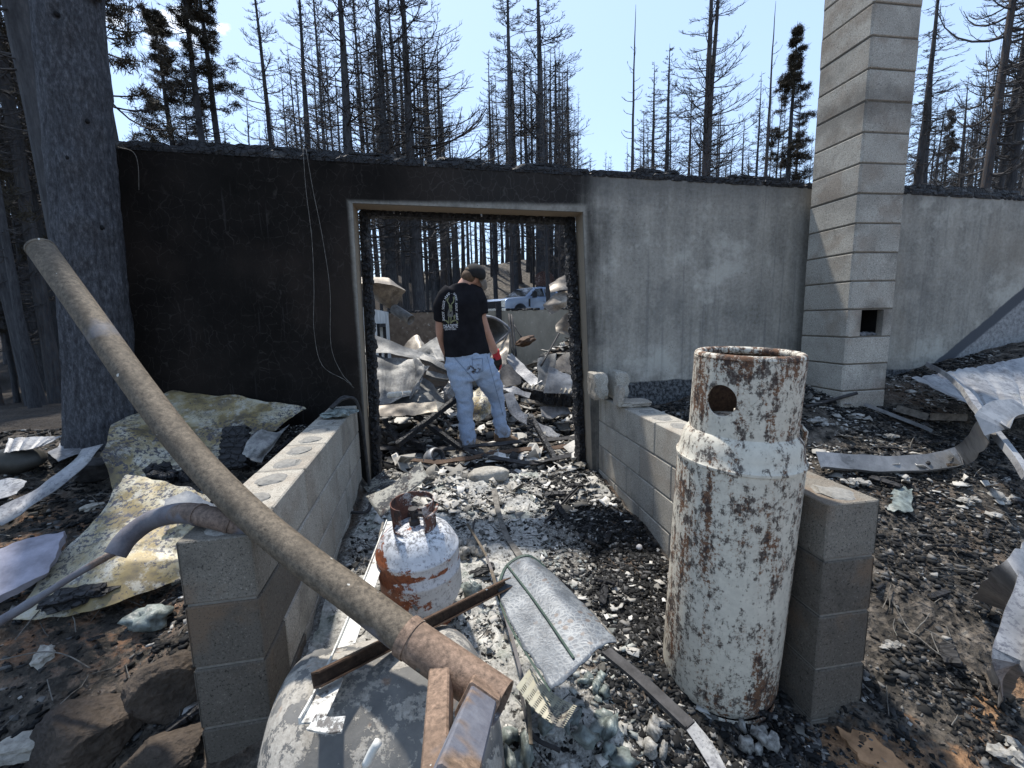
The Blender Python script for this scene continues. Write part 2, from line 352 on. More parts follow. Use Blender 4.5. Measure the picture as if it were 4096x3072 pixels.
def mk_block(name, tone, dust, stain=False):
    m = NT(name, .95, spec=.15, vary=True); sp = m.noise(130, 3, .8); big = m.noise(5, 4)
    c = m.ramp(big, (.3, tuple(x*.72 for x in tone)), (.7, tone))
    c = m.mix(m.step(m.rnd(), 0, 1), c, m.mix(.5, c, tuple(x*.8 for x in tone)))
    c = m.mix(m.step(sp, .56, .66), c, tuple(x*.25 for x in tone)); c = m.mix(m.step(sp, .40, .33), c, tuple(min(1, x*1.5) for x in tone))
    c = m.mix(m.ma('MULTIPLY', m.step(m.noise(2.3, 5, .65), .47, .62), dust), c, (.17, .115, .075))
    sm = m.noise(1.6, 6, .7); c = m.mix(m.ma('MULTIPLY', m.step(sm, .52, .66), .55), c, tuple(x*.3 for x in tone)); c = m.mix(m.ma('MULTIPLY', m.step(sm, .42, .3), .35), c, tuple(min(1, x*1.3) for x in tone))
    if stain:                                                   # smoke stains where the flue leaked
        P_ = m.n('ShaderNodeNewGeometry').outputs['Position']; q = m.xyz(P_); nn = m.noise(2.6, 5, .65, P_)
        zz = m.ma('ADD', q[2], m.ma('MULTIPLY', m.ma('SUBTRACT', nn, .5), .5)); bd = m.ma('ADD', m.step(m.ma('ABSOLUTE', m.ma('SUBTRACT', zz, 2.92)), .17, .03), m.ma('MULTIPLY', m.step(m.ma('ABSOLUTE', m.ma('SUBTRACT', zz, 2.35)), .12, .02), .5))
        hx = m.ma('SUBTRACT', q[0], 3.165); hz2 = m.ma('SUBTRACT', q[2], 1.43); hd = m.ma('SQRT', m.ma('ADD', m.ma('MULTIPLY', hx, hx), m.ma('MULTIPLY', hz2, hz2))); bd = m.ma('ADD', bd, m.step(m.ma('ADD', hd, m.ma('MULTIPLY', m.ma('SUBTRACT', nn, .5), .2)), .19, .11))
        c = m.mix(m.ma('MULTIPLY', bd, .5), c, (.09, .08, .07))
    pore = m.vor(150); c = m.mix(m.ma('MULTIPLY', m.step(pore, .3, .16), .6), c, .04)
    m.col(c).bump(sp, .55, .004).bump(m.noise(30, 4), .3, .006); return m.m
MAT['block'] = mk_block('concrete_block', (.42, .39, .335), .3)
MAT['block_brown'] = mk_block('shade_toned_dusty_block', (.135, .118, .098), .7)  # dust plus the pier fronts' shade, painted into the end blocks
MAT['flue'] = mk_block('chimney_block', (.43, .405, .355), .4, True)
MAT['mortar'] = plain('mortar', (.20, .185, .16), .95, sc=60, bump=.5, vary=False)
MAT['mortar_dark'] = plain('grey_mortar', (.22, .21, .19), .95, sc=60, bump=.5, vary=False)
def mk_char():
    m = NT('charred_wood', .62, spec=.35, vary=True); v = m.vor(26, 'DISTANCE_TO_EDGE', m.warp(.02, 20)); n = m.noise(40, 5)
    c = m.ramp(n, (.3, (.006, .006, .007)), (.62, (.020, .020, .022)), (.8, (.06, .058, .055)))
    c = m.mix(m.ma('MULTIPLY', m.step(m.noise(7, 4), .6, .72), .55), c, (.16, .155, .15))
    m.col(c).bump(m.step(v, 0, .12), .9, .01).bump(n, .5, .006); return m.m
MAT['char'] = mk_char()
def mk_ground():
    m = NT('burnt_ground', .95, spec=.12); X, Y, Z = m.xyz()
    a = m.noise(2.2, 6, .65); b_ = m.noise(14, 6, .7); f = m.noise(70, 5, .75); v = m.vor(38, vec=m.warp(.03, 18))
    c = m.ramp(b_, (.30, (.02, .019, .018)), (.48, (.06, .053, .045)), (.60, (.14, .12, .10)), (.74, (.26, .235, .20)))
    c = m.mix(m.step(v, .28, .12), c, .015); c = m.mix(m.step(f, .62, .75), c, (.32, .31, .29))
    soil = m.ramp(f, (.3, (.055, .034, .02)), (.7, (.15, .095, .06))); c = m.mix(m.ma('MULTIPLY', m.step(a, .5, .64), .45), c, soil)
    red = m.ma('MULTIPLY', m.step(m.ma('ADD', X, m.ma('MULTIPLY', a, .6)), -.65, -.95), m.ma('MULTIPLY', m.step(Y, 2.6, 2.3), m.step(Y, 1.5, 1.7))); c = m.mix(m.ma('MULTIPLY', red, m.step(b_, .47, .62)), c, m.ramp(f, (.3, (.10, .055, .032)), (.7, (.23, .135, .085))))
    rb = m.ma('MULTIPLY', m.step(m.ma('ADD', Y, m.ma('MULTIPLY', b_, .25)), 1.36, 1.26), m.step(X, 1.05, 1.25)); c = m.mix(m.ma('MULTIPLY', rb, m.step(m.noise(4.5, 4), .44, .55)), c, m.ramp(f, (.3, (.16, .085, .045)), (.7, (.34, .21, .12))))
    pa = m.ma('MULTIPLY', m.ma('MULTIPLY', m.step(X, -.62, -.56), m.step(m.ma('ADD', X, m.ma('MULTIPLY', m.ma('SUBTRACT', a, .5), 1.4)), 1.0, .25)), m.step(Y, 3.9, 3.5))
    c = m.mix(m.ma('MULTIPLY', pa, m.step(m.noise(11, 6, .75), .36, .52)), c, m.ramp(f, (.32, (.09, .086, .078)), (.5, (.30, .29, .265)), (.66, (.62, .60, .55))))
    far = m.ma('MULTIPLY', m.step(Y, 9.3, 13), m.step(X, -5.5, -3.)); leaf = m.ramp(m.noise(5, 6, .75), (.35, (.035, .031, .028)), (.52, (.11, .10, .088)), (.7, (.22, .20, .17))); c = m.mix(far, c, leaf)
    lf = m.ma('MULTIPLY', m.step(X, -1.8, -2.3), m.step(Y, 3.2, 3.8)); c = m.mix(lf, c, m.ramp(f, (.3, (.02, .018, .016)), (.7, (.07, .06, .052))))
    m.col(c).bump(b_, .9, .03).bump(v, .8, .02).bump(f, .6, .008); return m.m
MAT['ground'] = mk_ground()
def mk_bark(name, dark, mid, lite, sc=1.):
    m = NT(name, .85, spec=.25, vary=True); p = m.map((14*sc, 14*sc, 5.5*sc)); v = m.vor(1.3, 'DISTANCE_TO_EDGE', m.warp(.35, 1.2, p)); n = m.noise(3, 6, .7, p)
    hi = m.noise(9, 6, .75, p); c = m.ramp(n, (.30, dark), (.52, mid), (.74, lite)); c = m.mix(m.ma('MULTIPLY', m.step(hi, .48, .36), .7), c, dark); m.col(c).bump(v, .25, .02).bump(hi, .6, .012).bump(n, .4, .01); return m.m
MAT['bark'] = mk_bark('burnt_bark', (.010, .010, .012), (.028, .028, .032), (.075, .075, .082))
MAT['bark_big'] = mk_bark('burnt_bark_near', (.022, .022, .026), (.065, .067, .075), (.16, .165, .18), 1.5)
def mk_trunk():
    m = NT('scorched_trunk', .9, spec=.2, vary=True); n = m.noise(4, 5, .7, m.map((4, 4, .7))); f = m.noise(14, 4, .7, m.map((2, 2, .6)))
    c = m.ramp(n, (.3, (.028, .028, .031)), (.6, (.07, .07, .074)), (.8, (.14, .125, .11))); c = m.mix(m.ma('MULTIPLY', m.step(m.rnd(), .6, 1.), m.step(f, .45, .6)), c, (.085, .06, .045))
    m.col(c).bump(f, .6, .03); return m.m
MAT['trunk'] = mk_trunk()
MAT['twig'] = plain('scorched_twig', (.05, .047, .047), .9, sc=3, var=.4)
MAT['needle'] = plain('scorched_needles', (.042, .034, .022), .9, sc=4, var=.5)

# ================================================================ setting
def grow(a, b, s, e, n, k): pass
def axis(lo, hi, f0, f1, st, gr=1.16):
    mid = list(np.arange(f0, f1+1e-6, st)); L = []; x = f0; s = st
    while x > lo: s *= gr; x -= s; L.append(x)
    Rr = []; x = f1; s = st
    while x < hi: s *= gr; x += s; Rr.append(x)
    return np.array(L[::-1]+mid+Rr)
ax = axis(-420, 420, -3.0, 5.6, .03); ay = np.concatenate([axis(-40, .5, .5, 3.6, .03)[:-0 or None], axis(3.6, 12, 3.72, 10.5, .12)[1:], axis(14, 700, 14, 50, 1.0, 1.2)[1:]])
ay = np.unique(np.round(ay, 4)); ay = ay[np.insert(np.diff(ay) > .01, 0, True)]
gx, gy = np.meshgrid(ax, ay); gz = G(gx, gy)
near = (1-sst(9, 14, gy))*(1-sst(6, 9, np.abs(gx)))
def fbm(x, y, s): return vnoise(x, y, s)+.5*vnoise(x*2.1, y*2.1, s+1)+.25*vnoise(x*4.3, y*4.3, s+2)-.875
gz = gz+near*(.05*fbm(gx*4, gy*4, 3)+.018*fbm(gx*16, gy*16, 9))+(1-near)*.25*fbm(gx*.6, gy*.6, 5)
ny, nx = gx.shape; V = np.stack([gx, gy, gz], -1).reshape(-1, 3); ii = np.arange(ny*nx).reshape(ny, nx)
F = np.stack([ii[:-1, :-1], ii[:-1, 1:], ii[1:, 1:], ii[1:, :-1]], -1).reshape(-1, 4)
ground = link('ground', fastmesh('ground', V, F, MAT['ground'], True), None); tag(ground, 'burnt ground of char, ash and bare soil', None, None, 'structure')

# ---- the tall concrete wall with its doorway
WY = 3.39; WTH = .2
def wtop(x): return 2.600-.029*x
def wall_slab(pts, name='concrete_wall'):
    b = MB(); n = len(pts); b.add([(x, 0, z) for x, z in pts]+[(x, WTH, z) for x, z in pts], [tuple(range(n)), tuple(range(2*n-1, n-1, -1))]+[((k+1) % n, k, k+n, (k+1) % n+n) for k in range(n)])
    return b
XL, XR = -2.10, 6.6
DL0, DL1, DR0, DR1, DT0, DT1 = -.632, -.582, 1.205, 1.100, 2.343, 2.303
outline = [(XL, -.3), (DL0, -.3), (DL1, DT0), (DR1, DT1), (DR0, -.3), (XR, -.3), (XR, wtop(XR)), (XL, wtop(XL))]
b = MB(); vs = [(XL, -.3), (DL0, -.3), (DL1, DT0), (XL, DT0), (DR1, DT1), (DR0, -.3), (XR, -.3), (XR, DT1), (XR, wtop(XR)), (DR1, wtop(DR1)), (DL1, wtop(DL1)), (XL, wtop(XL))]
q = [(0, 1, 2, 3), (5, 6, 7, 4), (3, 2, 10, 11), (2, 4, 9, 10), (4, 7, 8, 9)]
n = len(vs); loop = [0, 1, 2, 4, 5, 6, 7, 8, 9, 10, 11, 3]
b.add([(x, 0, z) for x, z in vs]+[(x, WTH, z) for x, z in vs], q+[tuple(i+n for i in f[::-1]) for f in q]+[(loop[(k+1) % 12], loop[k], loop[k]+n, loop[(k+1) % 12]+n) for k in range(12)])
wall = link('concrete_wall', b.mesh('concrete_wall'), MAT['wall'], None, loc=(0, WY, 0))
tag(wall, 'tall poured concrete wall with a square doorway, soot-black left and grey right', 'wall')
random.seed(4)
x = XL-.04; i = 0
while x < XR:                                                   # burnt wooden plate along the top
    L = random.uniform(.55, 1.1); x1 = min(x+L, XR); bb = MB(); charbeam(bb, (x, .075, wtop(x)+.018), (x1, .075, wtop(x1)+.018), .17, .05, i, .10, rough=.13)
    bb.build('charred_plate', MAT['char'], wall, off=Vector((0, 0, 0))); x = x1+.004; i += 1
for (x0, x1, h, dz) in [(-1.98, -1.72, .04, .04), (-1.68, -.9, .07, .05), (-1.15, -.62, .05, .05), (-.6, -.2, .03, .05), (.0, .36, .05, .045), (.62, .98, .03, .05), (1.5, 1.9, .05, .05), (2.3, 2.95, .05, .05), (3.5, 4.1, .05, .05), (4.0, 5.2, .06, .055)]:
    bb = MB(); charbeam(bb, (x0, .06, wtop(x0)+dz), (x1, .09, wtop(x1)+dz+random.uniform(-.005, .015)), .12, h, i, .13, rough=.28); i += 1
    bb.build('charred_board', MAT['char'], wall, off=Vector((0, 0, 0)))
# ---- burnt door frame set in the back of the opening
df = empty('door_frame', (.26, WY+.2, .2), 'blackened alligator-charred timber frame lining the doorway', 'door frame')
MAT['soot_wood'] = plain('sooty_timber', (.05, .043, .037), .85, sc=30, var=.5, bump=.5)
def jamb(xb, xt, sgn, seed):
    bb = MB(); z = .16; random.seed(seed)
    while z < 2.30:
        h = random.uniform(.045, .08); t = z/2.3; x = xb+(xt-xb)*t; w = random.uniform(.034, .05)
        lump(bb, (x+sgn*w*.3, WY+.235+random.uniform(-.008, .008), z+h/2), (w*.72, .075, h*.62), random.random()*99, 3, .22, 1.6, None, .75); z += h*.88
    bb.build('charred_jamb', MAT['char'], df)
    bb = MB(); box(bb, ((xb+xt)/2-sgn*.012, WY+.24, 1.22), (.03, .10, 2.2), Matrix.Rotation(math.atan2(xt-xb, 2.2), 3, 'Y')); bb.build('jamb_board', MAT['soot_wood'], df)
jamb(DL0+.035, DL1+.035, 1, 3); jamb(DR0-.035, DR1-.035, -1, 5)
bb = MB(); charbeam(bb, (DL1+.02, WY+.24, DT0-.018), (DR1-.02, WY+.24, DT1-.018), .12, .045, 8, .06, rough=.35); bb.build('charred_header', MAT['char'], df)

# ---- block retaining walls either side of the passage: every block its own piece
C = .2032; BL = .4064
blk_full = rbox_mesh('block', (.194, BL-.0095, C-.0095), .005, 1); blk_half = rbox_mesh('block_half', (.194, BL/2-.0095, C-.0095), .005, 1)
def end_edges(e):
    a, c = e.verts; return abs(a.co.x-c.co.x) < 1e-4 and abs(a.co.y-c.co.y) < 1e-4 and abs(a.co.z-c.co.z) > .1 and a.co.y < -.05
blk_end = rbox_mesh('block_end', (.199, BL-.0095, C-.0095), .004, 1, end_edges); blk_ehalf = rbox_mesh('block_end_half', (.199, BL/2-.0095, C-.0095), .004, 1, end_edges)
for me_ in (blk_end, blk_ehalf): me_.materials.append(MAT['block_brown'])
MAT['block_mid'] = mk_block('half_shade_toned_dusty_block', (.21, .19, .16), .6)  # top end blocks: dust and a weaker dose of the painted shade
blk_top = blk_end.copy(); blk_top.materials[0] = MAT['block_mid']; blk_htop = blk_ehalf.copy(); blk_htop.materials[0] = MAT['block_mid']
for me_ in (blk_full, blk_half): me_.materials.append(MAT['block'])
def blockwall(name, near, far, top, ncourse, label, odd0):
    near = Vector((near[0], near[1], 0)); far = Vector((far[0], far[1], 0)); L = (far-near).length; ang = math.atan2(-(far.x-near.x), far.y-near.y)
    w = empty(name, (near.x, near.y, top-ncourse*C), label, 'block wall', None, ang)
    for k in range(ncourse):
        z = (ncourse-k-.5)*C; y = 0.; first = True; odd = (k+odd0) % 2
        while y < L-.03:
            ln = BL/2 if (first and odd) else BL
            cut = min(ln, L-y)
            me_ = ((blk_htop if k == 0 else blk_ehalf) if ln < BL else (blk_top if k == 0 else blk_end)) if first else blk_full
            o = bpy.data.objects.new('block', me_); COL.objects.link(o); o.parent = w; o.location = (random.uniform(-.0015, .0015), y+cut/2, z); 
            if cut < ln-.001: o.scale = (1, (cut-.0095)/(ln-.0095), 1)
            y += cut; first = False
    bb = MB(); box(bb, (0, L/2+.004, ncourse*C/2-.004), (.183, L-.014, ncourse*C-.002)); bb.build('mortar', MAT['mortar'], w, off=Vector((0, 0, 0)))
    # crumbly grout left in the cores along the top
    bb = MB(); y = .09
    while y < L-.1:
        lump(bb, (0, y, ncourse*C-.008), (.06, .07, .016), y*9, 2, .35, 1.5); y += BL/2
    bb.build('grout', MAT['mortar_dark'], w, off=Vector((0, 0, 0)))
    return w
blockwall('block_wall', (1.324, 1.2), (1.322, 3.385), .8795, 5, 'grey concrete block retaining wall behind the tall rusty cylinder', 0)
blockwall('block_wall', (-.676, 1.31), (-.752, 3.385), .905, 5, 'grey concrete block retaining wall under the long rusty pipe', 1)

# ---- chimney: one hollow block to each course
CX, CY, CW, CD = 2.957, 2.873, .385, .43
chim = empty('block_chimney', (CX+CW/2, CY+CD/2, .7), 'tall square chimney of pale concrete blocks standing before the wall', 'chimney')
def ring_mesh(name, hole=None):
    w, d, h, t, bv = CW, CD, C-.010, .05, .012
    def rp(w, d, bv): return [(-w/2+bv, -d/2), (w/2-bv, -d/2), (w/2, -d/2+bv), (w/2, d/2-bv), (w/2-bv, d/2), (-w/2+bv, d/2), (-w/2, d/2-bv), (-w/2, -d/2+bv)]
    O, I = rp(w, d, bv), rp(w-2*t, d-2*t, .004); e = .005; Oi = rp(w-2*e, d-2*e, bv); bb = MB(); vs = []
    for pr, z in ((Oi, -h/2), (O, -h/2+e), (O, h/2-e), (Oi, h/2), (I, h/2), (I, -h/2)): vs += [(x, y, z) for x, y in pr]
    fs = [(r*8+k, r*8+(k+1) % 8, ((r+1) % 6)*8+(k+1) % 8, ((r+1) % 6)*8+k) for r in range(6) for k in range(8)]
    if hole:                                                   # leave the front face open and rebuild it as two cheeks
        fs = [f for f in fs if not (set(i % 8 for i in f) == {0, 1})]
        x0, x1 = hole
        for a, c in ((-w/2+bv, x0), (x1, w/2-bv)):
            bb.add([(a, -d/2, -h/2), (c, -d/2, -h/2), (c, -d/2, h/2), (a, -d/2, h/2), (a, -d/2+t, -h/2), (c, -d/2+t, -h/2), (c, -d/2+t, h/2), (a, -d/2+t, h/2)], [(0, 1, 2, 3), (5, 4, 7, 6), (3, 2, 6, 7), (1, 0, 4, 5), (2, 1, 5, 6), (0, 3, 7, 4)])
    bb.add(vs, fs); me = bb.mesh(name); me.materials.append(MAT['flue']); return me
rm = ring_mesh('chimney_block'); rmh = ring_mesh('chimney_block_cleanout', (-.085, .105)); z0 = 3.549-14*C
MAT['joint'] = plain('old_mortar', (.12, .105, .085), .95, sc=60, bump=.5, vary=False)
for k in range(-1, 18):
    zc = z0+k*C-C/2
    o = bpy.data.objects.new('block', rmh if k == 4 else rm); COL.objects.link(o); o.parent = chim; o.location = (random.uniform(-.002, .002), random.uniform(-.002, .002), zc-.7)
    if k != 4: 
        pass
bb = MB(); vs = []
for (w_, d_) in ((CW-.012, CD-.012), (CW-.09, CD-.09)):
    for z_ in (-.0058, .0058): vs += [(-w_/2, -d_/2, z_), (w_/2, -d_/2, z_), (w_/2, d_/2, z_), (-w_/2, d_/2, z_)]
fs = []
for k in range(4):
    j = (k+1) % 4; fs += [(k, j, 4+j, 4+k), (8+j, 8+k, 12+k, 12+j), (4+k, 4+j, 12+j, 12+k), (j, k, 8+k, 8+j)]
bb.add(vs, fs); jm = bb.mesh('mortar_joint'); jm.materials.append(MAT['joint'])
for k in range(-2, 18):
    o = bpy.data.objects.new('mortar_joint', jm); COL.objects.link(o); o.parent = chim; o.location = (0, 0, z0+k*C-.7)
bb = MB(); w_, d_ = CW-.104, CD-.104                              # black insert added to keep the clean-out hole dark, open to the front
box(bb, (0, d_/2-.004, .75), (w_, .006, 1.6)); box(bb, (-w_/2+.004, -.004, .75), (.006, d_-.012, 1.6)); box(bb, (w_/2-.004, -.004, .75), (.006, d_-.012, 1.6)); box(bb, (0, 0, 1.56), (w_-.02, d_-.02, .006))
bb.build('flue_dark_insert', plain('flue_hole_black', (.012, .011, .011), .95), chim, off=Vector((0, 0, 0)))
bb = MB()
for i in range(9): lump(bb, (random.uniform(-.07, .09), random.uniform(-.2, -.1), z0+3*C-.7+.015), (.03, .03, .018), i, 1, .4)
bb.build('ash_pile', plain('flue_ash', (.14, .14, .145), .95, sc=40), chim, off=Vector((0, 0, 0)))
# ================================================================ foreground metal
def mk_rustpaint(name, paint, rust, thr, streak=1., dark=.5, rough=.6, sc=1., mac=.22):
    m = NT(name, rough, spec=.35); n1 = m.noise(7*sc, 8, .72, m.map((1, 1, .55*streak))); n2 = m.noise(38*sc, 6, .75); n3 = m.noise(1.7*sc**.5, 5, .65)
    v = m.ma('ADD', m.ma('MULTIPLY', n1, .48), m.ma('ADD', m.ma('MULTIPLY', n2, .40), m.ma('MULTIPLY', n3, mac)))
    r = m.step(v, thr, thr+.035); halo = m.step(v, thr-.045, thr)
    pc = m.ramp(m.noise(20*sc, 5), (.3, tuple(x*.82 for x in paint)), (.7, paint))
    rc = m.ramp(n2, (.3, tuple(x*.35 for x in rust)), (.5, rust), (.72, tuple(min(1, x*1.8) for x in rust)))
    blk = m.step(m.noise(16*sc, 6, .7, m.map((1, 1, .7), (5, 2, 1))), .60-.12*dark, .68-.12*dark)
    c = m.mix(m.ma('MULTIPLY', halo, .5), pc, tuple(min(1, a*.55+b_*.5) for a, b_ in zip(paint, rust))); c = m.mix(r, c, rc); c = m.mix(m.ma('MULTIPLY', m.ma('MULTIPLY', blk, m.step(v, thr-.09, thr-.02)), .9), c, (.035, .025, .022))
    m.col(c).rough(m.ramp(r, (0., rough), (1., .9))).bump(r, -.25, .002).bump(n2, .3, .003); return m.m
MAT['cyl'] = mk_rustpaint('rusty_white_paint', (.58, .54, .45), (.115, .06, .034), .66, .26, .85, sc=2.1, mac=.42)
def mk_smalltank():
    m = NT('sooty_white_paint', .65, spec=.35); X, Y, Z = m.xyz(); n1 = m.noise(9, 8, .75, m.map((1, 1, 1.3))); n2 = m.noise(60, 5, .8); n3 = m.noise(3, 4)
    pc = m.ramp(m.noise(14, 5), (.3, (.46, .47, .49)), (.7, (.60, .61, .63)))
    pc = m.mix(m.ma('MULTIPLY', m.step(n2, .52, .62), .7), pc, (.17, .17, .18))
    pc = m.mix(m.ma('MULTIPLY', m.step(Z, .31, .40), m.step(n2, .44, .58)), pc, (.10, .10, .105))
    rust = m.ramp(n2, (.35, (.10, .03, .015)), (.6, (.27, .085, .035)))
    side = m.step(m.ma('ADD', X, m.ma('MULTIPLY', n3, .2)), .16, -.06); low = m.step(Z, .07, .02); band = m.step(m.ma('ABSOLUTE', m.ma('SUBTRACT', Z, m.ma('ADD', .235, m.ma('MULTIPLY', n3, .03)))), .018, .004)
    v = m.ma('ADD', n1, m.ma('ADD', m.ma('MULTIPLY', m.ma('MULTIPLY', side, m.step(Z, .36, .26)), .22), m.ma('ADD', m.ma('MULTIPLY', low, .4), m.ma('ADD', m.ma('MULTIPLY', band, .14), m.ma('MULTIPLY', m.step(Z, .43, .46), .1)))))
    r = m.step(v, .595, .63); m.col(m.mix(r, pc, rust)).bump(n2, .35, .003).bump(r, -.2, .002); return m.m
MAT['tank'] = mk_smalltank()
def mk_oldtank():
    m = NT('flaking_grey_tank', .8, spec=.25); n1 = m.noise(7.5, 10, .76); n2 = m.noise(90, 4, .8); X, Y, Z = m.xyz()
    flake = m.step(n1, .495, .515); ash = m.ramp(n2, (.3, (.23, .21, .18)), (.7, (.42, .39, .34))); base = m.ramp(m.noise(9, 5), (.3, (.09, .09, .088)), (.7, (.19, .182, .168)))
    c = m.mix(flake, base, ash); sp = m.ramp(n2, (.42, (.13, .12, .11)), (.62, (.36, .33, .29))); c = m.mix(m.step(m.ma('ADD', Z, m.ma('MULTIPLY', n1, .15)), .14, .02), c, sp)
    c = m.mix(m.ma('MULTIPLY', m.step(m.noise(11, 6), .6, .68), .6), c, (.26, .15, .09)); m.col(c).bump(flake, .5, .003).bump(n2, .4, .003); return m.m
MAT['oldtank'] = mk_oldtank()
def mk_pipe(name, cs, blue=.5, thr=.55):
    m = NT(name, .75, .15, spec=.35); n1 = m.noise(9, 7, .7); n2 = m.noise(75, 5, .75); n3 = m.noise(2.6, 4)
    c = m.ramp(n2, (.33, tuple(x*.45 for x in cs)), (.5, cs), (.68, tuple(x*1.6 for x in cs))); c = m.mix(m.ma('MULTIPLY', m.step(n1, .45, .6), .5), c, tuple(x*.5 for x in cs))
    c = m.mix(m.ma('MULTIPLY', m.step(n3, thr, thr+.06), blue), c, m.ramp(n1, (.35, (.08, .085, .11)), (.65, (.19, .20, .23))))
    c = m.mix(m.step(m.noise(24, 6, .6), .70, .715), c, (.5, .48, .43)); m.col(c).bump(n2, .55, .003).bump(n1, .4, .004); return m.m
MAT['pipe'] = mk_pipe('rusty_pipe', (.125, .10, .072)); MAT['pipe2'] = mk_pipe('red_rust_pipe', (.16, .115, .09), .75, .47); MAT['sleeve'] = mk_pipe('peeling_red_steel', (.20, .135, .095), .8, .56)
MAT['bluepeel'] = mk_pipe('peeling_blue_steel', (.20, .135, .09), .95, .42)
MAT['rustbar'] = mk_pipe('dark_rust_steel', (.085, .05, .03), .6, .6)
MAT['darksteel'] = plain('blackened_steel', (.045, .043, .043), .7, .3, .5, 25, .4)
MAT['whitestrip'] = mk_rustpaint('scorched_white_strip', (.66, .65, .60), (.12, .11, .10), .60, 1, .3)
MAT['ironstrap'] = plain('scorched_strap', (.15, .14, .125), .75, .4, .5, 30, .5)
def mk_sheet(name, cols, spk=.5, metal=.35, rough=.55, ss=1.):
    m = NT(name, rough, metal, .4, True); n = m.noise(3.2*ss, 6, .65); n2 = m.noise(11*ss, 6, .7); f = m.noise(46*ss, 4, .7)
    c = m.ramp(n, (.28, cols[0]), (.46, cols[1]), (.58, cols[2]), (.74, cols[3])); c = m.mix(m.ma('MULTIPLY', m.step(n2, .5, .62), .6), c, cols[4])
    c = m.mix(m.ma('MULTIPLY', m.step(f, .51, .57), m.ma('MULTIPLY', m.step(m.noise(2.1*ss, 4, .6, m.map((1, 1, 1), (4, 4, 4))), .42, .54), spk)), c, (.05, .05, .065))
    c = m.mix(m.ma('MULTIPLY', m.step(m.noise(95*ss, 4, .7), .56, .61), m.ma('MULTIPLY', m.step(m.noise(4.5*ss, 4, .6, m.map((1, 1, 1), (8, 1, 4))), .44, .56), spk)), c, (.045, .045, .06)); c = m.mix(m.ma('MULTIPLY', m.step(m.noise(6.5*ss, 7, .7, m.map((1, 1, 1), (2, 9, 4))), .57, .62), .55), c, tuple(x*.35 for x in cols[1]))
    m.col(c).bump(n2, .3, .006).bump(f, .25, .002); return m.m
MAT['ysheet'] = mk_sheet('heat_stained_sheet', ((.04, .04, .048), (.24, .185, .085), (.40, .365, .27), (.24, .17, .075), (.45, .44, .395)), .95, .15)
MAT['gsheet'] = mk_sheet('sooty_galvanised_sheet', ((.035, .035, .035), (.12, .12, .115), (.24, .235, .22), (.38, .37, .34), (.085, .083, .078)), .35, .2, .6)
MAT['bsheet'] = mk_sheet('brown_stained_sheet', ((.10, .085, .07), (.20, .17, .135), (.34, .30, .24), (.26, .22, .16), (.13, .115, .10)), .3, .3, .5)
MAT['psheet'] = mk_sheet('pale_scorched_sheet', ((.11, .115, .12), (.24, .24, .245), (.34, .34, .34), (.29, .265, .21), (.16, .16, .17)), .5, .25, .5)
MAT['galv'] = mk_sheet('dull_galvanised', ((.11, .115, .12), (.19, .195, .20), (.27, .275, .28), (.21, .18, .15), (.15, .155, .165)), .2, .4, .5)
def mk_green():
    m = NT('crackled_green_panel', .5, .1, .45); X, Y, Z = m.xyz(); w = m.warp(.02, 14); e = m.vor(62, 'DISTANCE_TO_EDGE', m.warp(.03, 30)); e2 = m.vor(90, 'DISTANCE_TO_EDGE', w); n = m.noise(6, 5)
    c = m.ramp(m.noise(18, 6), (.3, (.06, .067, .075)), (.7, (.135, .147, .16))); c = m.mix(m.ma('MULTIPLY', m.step(e, .16, .02), m.ma('MULTIPLY', m.step(m.noise(9, 5), .38, .6), .6)), c, (.26, .27, .27)); c = m.mix(m.ma('MULTIPLY', m.step(e2, .05, .01), .7), c, (.16, .18, .20))
    spot = m.ma('MULTIPLY', m.step(m.vor(30, vec=w), .33, .2), m.step(n, .5, .6)); c = m.mix(m.ma('MULTIPLY', spot, .8), c, (.11, .085, .07)); m.col(c).bump(e, .5, .003); return m.m
MAT['green'] = mk_green(); MAT['greenrib'] = plain('dark_green_rib', (.045, .07, .055), .6, sc=30)
MAT['perf'] = mk_rustpaint('scorched_perforated_sheet', (.42, .39, .29), (.09, .085, .075), .60, 1, .3)
MAT['rock'] = None
def mk_rock(name, a, b_):
    m = NT(name, .95, spec=.15, vary=True); n = m.noise(6, 7, .68); f = m.noise(50, 5, .7); c = m.ramp(n, (.3, a), (.7, b_)); c = m.mix(m.ma('MULTIPLY', m.step(m.noise(3, 4), .5, .65), .6), c, (.04, .036, .035)); c = m.mix(.45, c, m.mix(1., c, m.ramp(f, (.35, .25), (.65, 1.)), 'MULTIPLY')); m.col(c).bump(n, .9, .03).bump(f, .8, .008); return m.m
MAT['rock'] = mk_rock('brown_rock', (.04, .034, .029), (.125, .097, .075)); MAT['pale'] = mk_rock('pale_stone', (.36, .33, .28), (.55, .52, .46))
MAT['ash'] = plain('pale_ash', (.23, .222, .205), .95, sc=45, var=.7, bump=.6); MAT['glassmelt'] = plain('melted_glass', (.15, .172, .16), .4, sc=30, var=.7, bump=.5, spec=.5)

